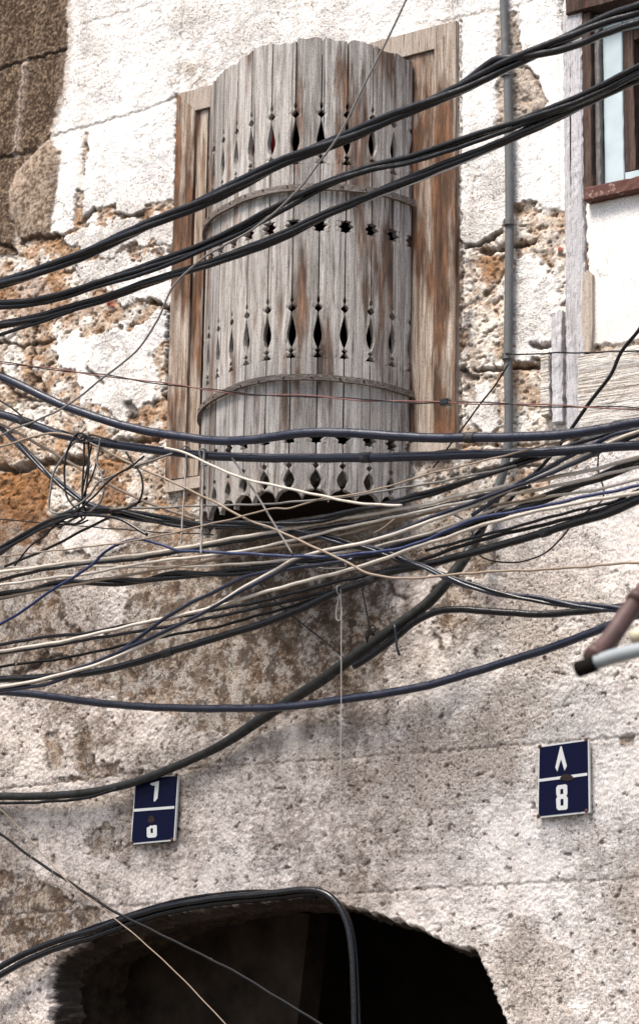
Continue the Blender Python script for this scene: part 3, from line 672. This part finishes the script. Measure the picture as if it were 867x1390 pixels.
# ------------------------------------------------------------------ number plates
def sign(corners,label,glyphs,div,screws,spot):
    off=.016
    Q=[P(u,v,off) for u,v in corners]        # TL TR BR BL
    t=thing('number_plate',(float(np.mean([q[0] for q in Q])),-off,float(Q[3][2])),label,'house number')
    q2=[(q[0],q[2]) for q in Q]; c=np.mean(q2,axis=0)
    inset=lambda k:[tuple(c+(np.array(p)-c)*(1-k/np.linalg.norm(np.array(p)-c))) for p in q2]
    def rnd(poly,r=.004):
        o=[];n=len(poly)
        for i in range(n):
            p=np.array(poly[i]);a=np.array(poly[i-1])-p;b=np.array(poly[(i+1)%n])-p;a/=np.linalg.norm(a);b/=np.linalg.norm(b)
            for k in range(5):
                s=k/4; o.append(tuple(p+a*r*(1-s)**2+b*r*s**2))
        return o
    obj('border',*prism(rnd(q2),-off,-off+.008),M['enamel_white'],t)
    obj('plate',*prism(rnd(inset(.0052),.003),-off-.0012,-off),M['enamel_blue'],t)
    zf=lambda pts:[(P(u,v,off+.0012)[0],P(u,v,off+.0012)[2]) for u,v in pts]
    (ax,ay),(bx,by),w=div
    obj('divider',*prism(zf([(ax,ay-w),(bx,by-w),(bx,by+w),(ax,ay+w)]),-off-.0022,-off-.0012),M['enamel_white'],t)
    for g,hl in glyphs: obj('numeral',*prism(zf(g),-off-.0022,-off-.0012,[zf(h) for h in hl]),M['enamel_white'],t)
    for (u,v) in screws:
        p=P(u,v,off); v_,f_=tube(np.array([p+np.array((0,.004,0)),p+np.array((0,-.001,0)),p+np.array((0,-.003,0))]),[.0052,.0052,.003],10); obj('screw',v_,f_,M['rust'],t)
    u,v,ru,rv=spot
    obj('rust_patch',*prism(zf([(u+ru*math.cos(a)*(1+.15*math.sin(3*a)),v+rv*math.sin(a)) for a in np.linspace(0,2*math.pi,20)[:-1]]),-off-.0028,-off-.0012),M['rustdark'],t)
    for k in range(5):
        pass
    return t
a8=lambda L:[(710+x/7.882,990+y/7.882) for x,y in L]
a6=lambda L:[(160+x/8.67,1030+y/8.67) for x,y in L]
sign([(730.5,1012.5),(798.5,1003),(800,1103),(729,1110.5)],'navy enamel plate reading 8, on the pale render at the right',
 [(a8([(392,190),(402,178),(412,195),(464,392),(440,442),(402,318),(362,452),(341,408)]),[]),
  (a8([(350,625),(368,600),(450,588),(468,600),(470,690),(458,712),(474,735),(472,845),(455,860),(375,866),(354,845),(350,745),(364,722),(352,700)]),[a8([(394,642),(426,636),(428,690),(394,697)]),a8([(396,748),(428,742),(430,812),(396,820)])])],
 (a8([(168,548)])[0],a8([(682,480)])[0],1.9),a8([(668,112),(672,872),(160,928),(175,185)]),(*a8([(466,515)])[0],9,4.6))
sign([(184,1056.5),(242.5,1051),(237,1141),(177.5,1146.5)],'navy enamel plate with a worn 6, partly hidden by the conduit at the left',
 [(a6([(382,300),(392,287),(488,260),(484,330),(470,465),(437,505),(425,495),(440,312),(412,316)]),[]),
  (a6([(344,812),(368,802),(388,784),(405,790),(430,780),(460,783),(463,900),(446,924),(362,931),(345,912)]),[a6([(388,820),(416,814),(418,872),(390,876)])])],
 (a6([(193,607)])[0],a6([(668,571)])[0],1.8),a6([(690,195),(640,950),(172,985),(225,225)]),(*a6([(398,712)])[0],4.6,5))

# ------------------------------------------------------------------ cables
def ext(pts,amt=420):
    pts=[tuple(map(float,p)) for p in pts]
    if pts[0][0]<=1: 
        a,b_=pts[0],pts[1]; s=(a[1]-b_[1])/(a[0]-b_[0]); pts=[(-amt,a[1]-s*amt*.8)]+pts
    if pts[-1][0]>=866:
        a,b_=pts[-1],pts[-2]; s=(a[1]-b_[1])/(a[0]-b_[0]); pts=pts+[(867+amt,a[1]+s*amt*.8)]
    return pts
def path3(pts,d,wob=.35,extend=True,step=6,seed=0):
    if extend: pts=ext(pts)
    p2=smooth_path(pts,step); r=random.Random(seed); ph=[r.uniform(0,6) for _ in range(4)]
    out=[]
    n=len(p2)
    for i,(u,v) in enumerate(p2):
        o=d(u,v) if callable(d) else d
        v2=v+wob*(math.sin(u*.031+ph[0])+.6*math.sin(u*.083+ph[1])+.5*math.sin(u*.17+ph[3])); o+=.004*math.sin(u*.017+ph[2])
        out.append(P(u,v2,o))
    return np.array(out)
cnt=[0]
def cable(label,pts,r,d,mat='black',name='cable',cat='cable',group=None,wob=.6,extend=True,k=10,parent=None,tape=()):
    if r>4.5: wob=.28
    cnt[0]+=1; path=path3(pts,d,wob,extend,seed=cnt[0]); rad=r*mpp(path[len(path)//2])
    v_,f_=tube(path,rad,k)
    o=obj(name,v_,f_,M[mat],parent,smooth=True)
    if parent is None: tag(o,label,cat,group)
    uu=proj(path)[0]
    for tu in tape:
        i=int(np.argmin(abs(uu-tu))); q=path[max(0,i-1):i+2]; v2_,f2_=tube(smooth_path(q,.003),rad*1.16,14); obj('tape_wrap',v2_,f2_,M['tape'],o,smooth=True)
    return o
def bundle(label,pts,n,R_,r,d,pitch=90,mats=('black',),name='cable_bundle',cat='cable bundle',wob=.5,part='strand',extra=(),flat=.0,extend=True):
    wob=min(wob,.3)
    cnt[0]+=1; path=path3(pts,d,wob,seed=cnt[0],step=5,extend=extend); T,N,B=frames(path); m_=mpp(path[len(path)//2])
    s=np.concatenate([[0],np.cumsum(np.linalg.norm(np.diff(path,axis=0),axis=1))])/m_
    t=thing(name,tuple(path[len(path)//2]),label,cat); rd=random.Random(cnt[0])
    ph0=rd.uniform(0,6)
    Z=np.array([0,0,1.0]);Yv=np.array([0,1.0,0])
    for i in range(n):
        a=2*math.pi*i/n+ph0+2*math.pi*s/pitch+.5*np.sin(s/pitch*1.7+i)
        RR=R_*m_*(1+.25*np.sin(s/130.0+i*2.3))
        up=np.cross(T,np.broadcast_to(Yv,T.shape)); up/=np.linalg.norm(up,axis=1)[:,None]; ot=np.cross(T,up)
        q=path+up*(RR*np.cos(a))[:,None]+ot*(RR*np.sin(a))[:,None]
        v_,f_=tube(q,r*m_,9); obj(part,v_,f_,M[mats[i%len(mats)]],t,smooth=True)
    for (pts2,r2,mt) in extra:
        p2=path3(pts2,d,.3,seed=cnt[0]+50); v_,f_=tube(p2,r2*m_,8); obj(part,v_,f_,M[mt],t,smooth=True)
    return t
# three heavy bundles crossing the top
bundle('heavy black twisted bundle, topmost of the three crossing the lattice',[(0,384),(64,364),(117,344),(201,306),(290,268),(336,245),(400,213),(462,190),(510,170),(559,148),(600,131),(640,113),(692,87),(729,70),(779,47),(815,30),(867,12)],3,4.4,4.9,.56,560,
  extra=[([(590,138),(630,112),(658,90),(675,80),(695,79),(730,74),(763,67),(790,58),(815,47),(867,30)],5.2,'black')])
bundle('black twisted bundle, middle one of the three crossing the lattice',[(0,413),(43,409),(84,399),(134,382),(181,367),(225,352),(283,330),(325,309),(365,287),(428,255),(491,231),(559,214),(600,200),(640,185),(700,165),(772,140),(822,117),(867,92)],2,3.2,3.9,.54,620,
  extra=[([(0,418),(43,414),(84,405),(134,389),(200,370),(283,336),(340,310),(400,277),(450,250),(500,232),(560,220),(640,194),(720,165),(772,146),(822,124),(867,100)],3.2,'black')])
bundle('black twisted bundle, lowest of the three crossing the lattice',[(0,440),(50,431),(100,417),(150,402),(200,384),(247,370),(317,346),(390,317),(438,293),(511,262),(559,243),(600,226),(640,210),(700,184),(748,162),(790,141),(830,122),(867,106)],3,3.5,3.8,.52,640,
  extra=[([(0,455),(23,447),(60,436),(100,421)],3,'black'),([(480,280),(559,250),(640,217),(700,188)],1.1,'string')])
cable('thin greyish wire falling from the top edge across the lattice to the left',[(556,-12),(537,30),(511,83),(486,132),(462,180),(438,214),(406,255),(351,306),(293,340),(264,360),(234,390),(214,434),(187,474),(144,510),(97,547),(50,571),(20,581),(0,591)],1.5,.64,'greywire','wire','wire')
bundle('thin dark and red twisted pair strung across above the two thick cables',[(0,492),(45,498),(130,508),(230,522),(290,530),(340,535),(420,538),(500,543),(560,546),(605,546),(700,549),(780,552),(867,555)],2,1.3,.9,.50,210,('thin_black','red'),'wire_pair','wire',.3)
v_,f_=rough_box(*(lambda p:(p[0]-.011,p[0]+.011,p[1]-.009,p[1]+.009,p[2]-.007,p[2]+.007))(P(604,546,.50)),.0006,.01,31)
tag(obj('wire_clip',v_,f_,M['black']),'small black plastic clip on the thin twisted pair beside the casing','wire clip')
cable('thin dark wire tied to the grey pipe and running right over the timber beam',[(686,480),(720,480),(754,479),(800,479),(867,476)],1.1,.035,'thin_black','wire','wire')
cable('thin black wire slanting down left from the tie on the grey pipe',[(690,494),(670,525),(646,556),(625,584),(606,609),(588,634)],1.2,.06,'thin_black','wire','wire')
cable('worn black cable with white scuffs slanting down from the timber beam',[(880,425),(866,448),(842,478),(828,509),(797,549),(776,580),(741,627),(724,644),(704,665),(684,687),(664,707),(644,727)],2.6,.30,'worn_black','cable','cable')
# thick pair
cable('thick blue-black cable, upper of the two crossing the lattice bottom',[(0,510),(40,529),(87,551),(134,567),(181,581),(234,591),(290,598),(340,597),(390,590),(430,587),(491,589),(580,594),(644,594),(711,593),(778,588),(828,580),(867,573)],6.3,.47,'blue_black',k=16,tape=(640,))
cable('thick blue-black cable, lower of the two crossing the lattice bottom',[(0,562),(37,574),(87,591),(134,600),(181,607),(234,614),(290,619),(430,622),(580,619),(677,616),(764,612),(824,607),(867,605)],6.3,.43,'blue_black',k=16,tape=(37,500))
cable('thick blue-black cable sagging lowest, from the left edge up to the pipes',[(0,939),(50,943),(100,950),(167,957),(234,961),(290,962),(390,959),(457,951),(524,941),(580,930),(637,914),(711,891),(764,873),(821,851),(867,834)],5.6,.30,'blue_black',k=16)
cable('thick black cable with pale scuffs running from the right edge down to the lower left',[(0,922),(67,919),(134,911),(181,900),(234,884),(290,867),(357,846),(407,827),(457,804),(491,792),(524,778),(580,766),(627,754),(677,741),(727,726),(778,710),(831,695),(867,679)],5.3,.36,'black',k=14,tape=(505,742,230))
# conduit on wall
con=thing('conduit',tuple(P(688,590,.03)),'grey conduit running down the wall and turning into a dark hose to the lower left','conduit')
def dcon(u,v): return .018
def seg(pts,r,d,mat,nm): 
    p=path3(pts,d,.2,False,seed=11); uu=proj(p)[0]; v_,f_=tube(p,(r-1.6*ss(360,250,uu) if nm=='hose' else r)*mpp(p[0]),16); return obj(nm,v_,f_,M[mat],con,smooth=True)
seg([(680,-260),(681,-60),(684,40),(686,92)],5.2,.022,'conduit','pipe')
seg([(688,88),(690,180),(691,300),(690,400),(689,480),(690,560),(689,600),(684,635),(672,672)],5.9,.024,'conduit','pipe')
pc=seg([(676,660),(668,684),(652,716),(636,748),(620,772),(600,797),(578,820),(524,860),(474,896),(434,925),(390,953),(353,977),(305,1009),(254,1034),(215,1050),(178,1063),(140,1072),(101,1078),(50,1081),(0,1081),(-420,1078)],7.6,lambda u,v:.03+.09*float(ss(1000,850,np.array(v)))*float(ss(690,780,np.array(v))),'conduit_dark','hose')
for (u,v) in ((686,100),(690,302),(688,484)):
    p=P(u,v,.024); pa=np.array([p+np.array((0,0,-.008)),p+np.array((0,0,.008))]); v_,f_=tube(pa,.0145,14); obj('clamp',v_,f_,M['steel'],con)
cable('thick black cable branching off below the dark hose and running right to the pipes',[(480,905),(515,882),(541,862),(560,846),(577,836),(597,829),(627,827),(677,831),(738,834),(784,830),(841,824),(867,822)],5.2,.13,'black',k=14)
cable('thin black cable lying along the underside of the dark hose at the left edge',[(0,1090),(60,1088),(101,1086),(135,1079),(160,1071)],2.0,.045,'thin_black')
# blue-black twin from left edge to right
bundle('blue-black cable pair from the left edge down past the coil and on to the pipes',[(0,580),(27,604),(60,637),(94,667),(120,684),(150,694),(187,703),(234,711),(290,712),(340,714),(400,722),(430,727),(474,738),(524,751),(551,762),(578,771),(617,787),(664,802),(721,813),(778,822),(841,826),(867,828)],3,2.6,2.5,.385,260,('blue_black','black','blue_black'))
bundle('black twin cable from the right edge sweeping left to beneath the coil',[(0,746),(40,724),(74,704),(114,694),(160,694),(220,703),(290,712),(370,711),(410,708),(444,703),(477,695),(524,685),(577,670),(627,655),(677,638),(724,622),(778,605),(824,588),(867,575)],2,2.6,2.9,.41,300)
cable('black cable just below the twin cable at the right edge',[(640,700),(677,676),(705,655),(740,637),(778,616),(811,600),(840,589),(867,583)],3.0,.425,'blue_black')
# cream cables
G='cream cables in the middle of the tangle'
cable('cream cable, topmost of the cream ones at the right edge',[(0,776),(33,772),(80,766),(134,760),(201,751),(290,736),(374,721),(440,708),(524,695),(580,684),(627,671),(677,662),(744,650),(811,635),(867,620)],2.5,.40,'cream')
cable('slim cream cable running just beneath the topmost cream one',[(0,795),(67,785),(120,778),(181,767),(234,760),(290,753),(357,742),(430,726),(491,711),(580,692),(627,683),(677,674),(744,661),(811,647),(867,634)],2.1,.395,'cream')
bundle('pale cream cable paired with a black one, crossing steeply from upper right to lower left',[(0,934),(40,926),(84,914),(134,899),(181,879),(234,854),(290,824),(330,800),(374,777),(400,762),(440,749),(491,737),(541,722),(577,708),(627,690),(677,669),(717,653),(778,627),(818,608),(867,588)],2,2.4,2.5,.43,520,('cream','blue_black'))
cable('straight thin cream cable lying level at left then rising to the right edge',[(0,770),(100,769),(200,769),(290,768),(340,765),(390,760),(477,748),(524,739),(580,724),(627,707),(677,690),(744,675),(811,664),(867,650)],1.9,.37,'cream')
cable('cream cable fanning out to the left edge just under the black hose-like cables',[(0,884),(100,867),(181,849),(234,837),(290,824),(374,800),(457,777),(507,763),(558,745),(600,732),(640,717),(700,700),(770,686),(867,668)],2.4,.415,'cream')
cable('tan cable low in the cream group, ending under the black cables',[(0,812),(60,800),(134,788),(201,776),(290,760),(357,748),(430,735),(500,716),(560,702),(620,690),(680,684),(740,673)],1.9,.375,'tan')
# black / blue in the same tangle
bundle('thick twisted black pair running under the cream cables across the whole picture',[(0,810),(50,799),(87,792),(151,790),(201,787),(234,782),(290,778),(340,773),(384,768),(440,763),(491,755),(524,748),(577,732),(627,717),(677,700),(727,682),(778,660),(824,644),(867,628)],2,3.1,3.7,.35,230,('black','black'))
cable('black cable half hidden behind the topmost cream cable',[(0,787),(33,779),(80,771),(134,764),(201,756),(290,741),(367,727),(440,716),(500,707),(580,690),(660,672),(720,660)],2.5,.365,'black')
cable('bright blue cable looping from the left below the coil to the right edge',[(0,848),(40,824),(67,803),(100,783),(127,765),(140,751),(167,736),(187,733),(217,739),(241,747),(290,749),(330,751),(390,755),(440,756),(500,750),(541,744),(577,734),(610,719),(650,704),(720,690),(791,675),(824,669),(867,659)],2.2,.445,'blue')
cable('black cable at the left edge just above the second lowest cream line',[(0,876),(60,865),(117,859),(181,847),(214,843),(290,828),(374,811),(457,790),(491,782),(541,768),(580,757),(644,736),(711,718),(778,702),(828,688),(867,672)],2.6,.34,'black')
cable('black cable running close beneath the lower cream line at left',[(0,886),(100,872),(181,858),(290,838),(357,824),(407,812),(471,797),(530,777),(577,765),(644,746),(711,730),(760,715)],2.3,.33,'black')
cable('thin black cable with pale flecks, lowest thin one above the thick cable at left',[(0,905),(84,894),(151,879),(207,867),(290,852),(357,833),(400,822),(450,806)],1.9,.325,'worn_black')
cable('black cable rising from the lower left and crossing the cream fan',[(0,938),(60,930),(110,911),(157,887),(187,867),(217,844),(254,822),(290,804),(330,784),(364,775),(420,769),(480,760)],2.6,.42,'blue_black')
cable('thin black cable under the right part of the tangle',[(577,748),(640,730),(711,712),(778,694),(828,682),(867,664)],2.2,.35,'black')
cable('thin black cable just above the coil line on the left edge',[(7,768),(50,751),(100,727),(160,697),(200,676)],1.9,.40,'thin_black')
cable('slim black cable from the left edge under the orange stone',[(0,752),(30,731),(60,712),(90,702),(114,697)],3.2,.39,'black',extend=True)
# thin ones
cable('thick tan wire slanting from the left edge behind the coil to the lattice foot',[(-2,575),(15,583),(67,612),(134,650),(201,682),(264,706)],2.0,.395,'tan','wire','wire')
cable('long tan wire from the coil slanting down and then level to the right edge',[(0,607),(60,590),(90,590),(117,598),(160,620),(217,647),(290,681),(330,702),(367,716),(414,737),(445,752),(471,764),(497,777),(531,784),(580,783),(644,778),(744,772),(867,764)],1.7,.455,'tan','wire','wire')
cable('cream wire leaving the lower thick cable and curving over the lattice foot',[(224,608),(241,611),(265,621),(290,634),(340,652),(390,662),(440,674),(477,682),(514,686),(545,686)],1.8,.465,'cream','wire','wire',extend=False)
cable('thin tan wire rising from the left edge across the scalloped foot to the right',[(0,756),(100,744),(201,731),(290,710),(374,690),(392,690),(440,677),(491,669),(580,644),(644,629),(727,607),(811,587),(867,570)],1.2,.46,'tan','wire','wire')
cable('thin grey-black wire running level through the lattice foot',[(150,690),(174,690),(234,689),(290,686),(357,684),(434,679),(477,674),(524,665),(577,657),(644,645),(700,632)],1.5,.435,'greywire','wire','wire',extend=False)
cable('very thin dark wire crossing the orange stone at the left edge',[(0,704),(50,709),(100,714),(221,722),(290,726)],.8,.12,'thin_black','wire','wire')
cable('thin brown wire dropping diagonally from the lattice foot into the tangle',[(315,622),(330,643),(350,674),(374,714),(397,752)],1.5,.45,'greywire','wire','wire')
cable('thin dark wire slanting across the sooty wall to the hose',[(350,790),(374,815),(407,844),(432,864),(457,884),(471,897),(482,897)],1.0,.08,'thin_black','wire','wire')
cable('thin black wire hanging in a wide loop at the right below the tangle',[(812,612),(811,640),(816,655),(819,667),(816,680),(794,696),(778,708),(764,727),(738,751),(711,761),(677,763),(652,756),(645,745)],1.2,.33,'thin_black','wire','wire')
cable('short thin black wire poking down beside the grey pipe',[(585,688),(605,695),(627,704),(636,712),(641,724),(642,740)],1.0,.30,'thin_black','wire','wire')
cable('small black wire hooked on the thick cable at the left edge',[(-5,540),(20,557),(37,571),(45,574),(36,578)],1.2,.45,'thin_black','wire','wire')
cable('black wire with pale flecks slanting down at the lower left corner',[(-2,1129),(30,1154),(76,1186),(127,1219),(160,1240),(203,1260),(245,1282),(277,1298),(330,1326),(390,1362),(470,1412),(560,1480)],1.9,.20,'worn_black','wire','wire')
cable('hair-thin pinkish wire slanting beside the flecked black wire',[(-2,1096),(50,1150),(101,1204),(152,1244),(218,1300),(262,1343),(320,1405),(380,1480)],.75,.22,'tan','wire','wire')
cable('short faint grey wire tail slanting among the cream cables',[(430,755),(450,752),(470,770),(440,771),(415,766)],.9,.38,'greywire','wire','wire')
cable('short tan wire end standing out beneath the lower right cream cables',[(507,724),(520,716),(535,704)],1.1,.42,'tan','wire','wire')
# coil of loops
coil=thing('wire_coil',tuple(P(114,694,.45)),'loose coil of thin dark and grey wire hanging from the lower thick cable','wire coil')
loops=[([(118,592),(100,602),(88,618),(74,640),(69,665),(68,692),(78,697),(95,692),(112,682),(124,670),(134,655),(150,648),(167,640),(200,627),(234,615)],'greywire',1.5),
 ([(126,596),(108,588),(96,603),(89,624),(88,650),(91,674),(100,687),(117,696)],'thin_black',1.5),
 ([(137,594),(134,610),(132,627),(139,647),(141,665),(136,682),(122,695)],'greywire',1.5),
 ([(115,592),(114,630),(112,670),(114,696)],'thin_black',1.4),([(120,594),(121,630),(117,665),(113,700)],'thin_black',1.4),([(126,598),(118,640),(112,672),(116,702),(100,712)],'thin_black',1.2),
 ([(137,602),(128,640),(116,668),(106,696),(112,704)],'thin_black',1.2),
 ([(171,614),(180,628),(191,644),(194,664),(188,682),(174,690),(150,695)],'thin_black',1.5),
 ([(196,619),(180,632),(161,644),(144,657),(130,672),(112,688),(98,698)],'thin_black',1.4),
 ([(84,584),(100,590),(112,598),(122,590),(140,594),(158,598)],'thin_black',1.3),([(106,600),(114,590),(124,594),(118,600),(110,597)],'greywire',1.3),
 ([(120,706),(108,712),(95,712),(77,714),(60,728),(43,740),(20,768)],'thin_black',1.3),([(112,698),(98,706),(80,716),(76,712),(86,709),(100,712),(112,705)],'thin_black',1.5),
 ([(200,727),(160,704),(130,700),(100,700),(60,716),(0,750)],'black',2.2)]
for pts,mt,r in loops:
    cnt[0]+=1; p=path3(pts,.465+random.uniform(-.012,.02),.6,False,seed=cnt[0],step=3); v_,f_=tube(p,r*mpp(p[0]),8); obj('wire_loop',v_,f_,M[mt],coil,smooth=True)
# strings
def string(label,pts,r,d,knot,loop=None,mat='string'):
    t=thing('string',tuple(P(pts[-1][0],pts[-1][1],d)),label,'string')
    p=path3(pts,d,.5,False,step=4,seed=int(pts[0][0])); T,N,B=frames(p); s=np.arange(len(p))
    v_,f_=tube(p+N*(r*.25*mpp(p[0])*np.sin(s*1.3))[:,None],r*mpp(p[0]),7); obj('cord',v_,f_,M[mat],t,smooth=True)
    for (u,v,rr,dd) in knot:
        a=np.linspace(0,2*math.pi,18); pk=np.array([P(u,v,dd)+np.array((.15*math.sin(x*2)*.01,rr*math.cos(x),rr*math.sin(x))) for x in a]); v_,f_=tube(pk,r*mpp(p[0])*1.1,7); obj('knot',v_,f_,M[mat],t,smooth=True)
    if loop:
        q=path3(loop,d,.1,False,step=3,seed=5); v_,f_=tube(q,r*mpp(q[0])*1.1,7); obj('loop',v_,f_,M[mat],t,smooth=True)
string('white string tied to the lower thick cable, left one of two by the lattice foot',[(253,616),(251,660),(248,700),(246,738)],1.2,.452,[(253,613,.016,.43)])
string('white string tied to the lower thick cable, right one of two by the lattice foot',[(277,612),(275,660),(274,700),(273,752)],1.5,.452,[(276,617,.016,.43)])
string('long pale string with a small loop hanging down the sooty wall',[(462,800),(463,830),(463,900),(463,960),(462,1040),(462,1122)],.65,.385,[(461,802,.014,.36)],[(461,806),(457,825),(456,838),(459,843),(463,838),(463,822),(461,806)])
string('black wire tie hanging from the thick black cable onto the dark hose',[(491,795),(494,815),(499,838),(502,852),(505,862)],1.1,.16,[(502,866,.020,.115)],[(500,853),(506,848),(510,856),(503,860),(498,868),(503,852)],'thin_black')
cable('short purplish strap end hanging from the dark hose',[(535,846),(537,862),(538,876),(542,889)],1.7,.155,'blue_black','strap','strap',extend=False)
# cables round the arch
bundle('pair of fat black cables following the dark arch and bending down',[(-110,1392),(-50,1352),(0,1318),(43,1295),(90,1277),(127,1266),(203,1240),(279,1225),(340,1218),(381,1214),(425,1210),(448,1217),(464,1234),(474,1256),(480,1290),(483,1340),(485,1420)],2,5.0,4.6,.05,4000,extra=[([(60,1284),(127,1258),(203,1232),(240,1222),(279,1216),(340,1210),(390,1212),(430,1218)],2.3,'worn_black')],extend=False)
# ------------------------------------------------------------------ pipes jutting in at right, nearer the camera
pd=1.75
pt=thing('pipe_frame',tuple(P(800,905,pd)),'pinkish brown and white pipes joined at an open black end, jutting in at right','pipe')
def ptube(pts,r,mat,nm,d=pd,k=20,rs=None,cap=True):
    p=smooth_path([P(u,v,(dd if dd is not None else d)) for u,v,dd in pts],.01); v_,f_=tube(p,(r if rs is None else rs)*mpp(p[0]),k,cap); return obj(nm,v_,f_,M[mat],pt,smooth=True)
ptube([(802,894,1.76),(826,869,1.72),(850,834,1.68),(885,787,1.62),(1000,630,1.4)],13.5,'pipe_pink','brown_pipe')
ptube([(792,905,1.78),(812,898,1.78),(840,889,1.78),(880,880,1.78),(1050,852,1.78)],10.3,'pipe_white','white_pipe')
ptube([(858,876-10,1.5),(905,848,1.45)],10,'pipe_cream','cream_pipe')
ptube([(862,818,1.67),(867,811,1.66)],15.0,'pipe_pink','collar')
ptube([(803,892,1.78),(811,884,1.77)],14.2,'pipe_pink','collar')
ptube([(783,909,1.79),(806,901,1.79)],11.2,'dark','hollow_shade_cap')  # solid black cap paints the darkness of the hollow pipe end

# ------------------------------------------------------------------ ground
gm=mat_flat('worn_paving',(.12,.11,.10),.9,.3,3,.2,0,.6)
g=obj('ground',[(-60,-60,0),(60,-60,0),(60,60,0),(-60,60,0)],[(0,1,2,3)],gm,base=np.zeros(3)); g.location.z=-.004; tag(g,None,None,kind='structure')

# ------------------------------------------------------------------ light
world=bpy.data.worlds.new('World'); scene.world=world; world.use_nodes=True; nt=world.node_tree; nt.nodes.clear()
sky=nt.nodes.new('ShaderNodeTexSky'); sky.sky_type='NISHITA'; sky.sun_disc=False
az_=math.radians(192); el=math.radians(60)      # az: direction the light comes from, measured clockwise from +Y
sky.sun_elevation=el; sky.sun_rotation=az_; sky.dust_density=3.0; sky.air_density=1.0; sky.ozone_density=.6
bgn=nt.nodes.new('ShaderNodeBackground'); bgn.inputs[1].default_value=.055; ow=nt.nodes.new('ShaderNodeOutputWorld')
nt.links.new(sky.outputs[0],bgn.inputs[0]); nt.links.new(bgn.outputs[0],ow.inputs[0])
sd=bpy.data.lights.new('sun','SUN'); sd.energy=1.5; sd.angle=math.radians(24); sd.color=(1.0,.94,.87)
so=bpy.data.objects.new('sun',sd); COL.objects.link(so)
dirv=Vector((math.sin(az_)*math.cos(el),math.cos(az_)*math.cos(el),math.sin(el)))
so.rotation_euler=dirv.to_track_quat('Z','Y').to_euler(); so.location=(0,-5,12)
vs=scene.view_settings; vs.view_transform='Standard'; vs.look='None'; vs.exposure=2.0; vs.gamma=1; vs.use_curve_mapping=False
scene.render.engine='CYCLES'
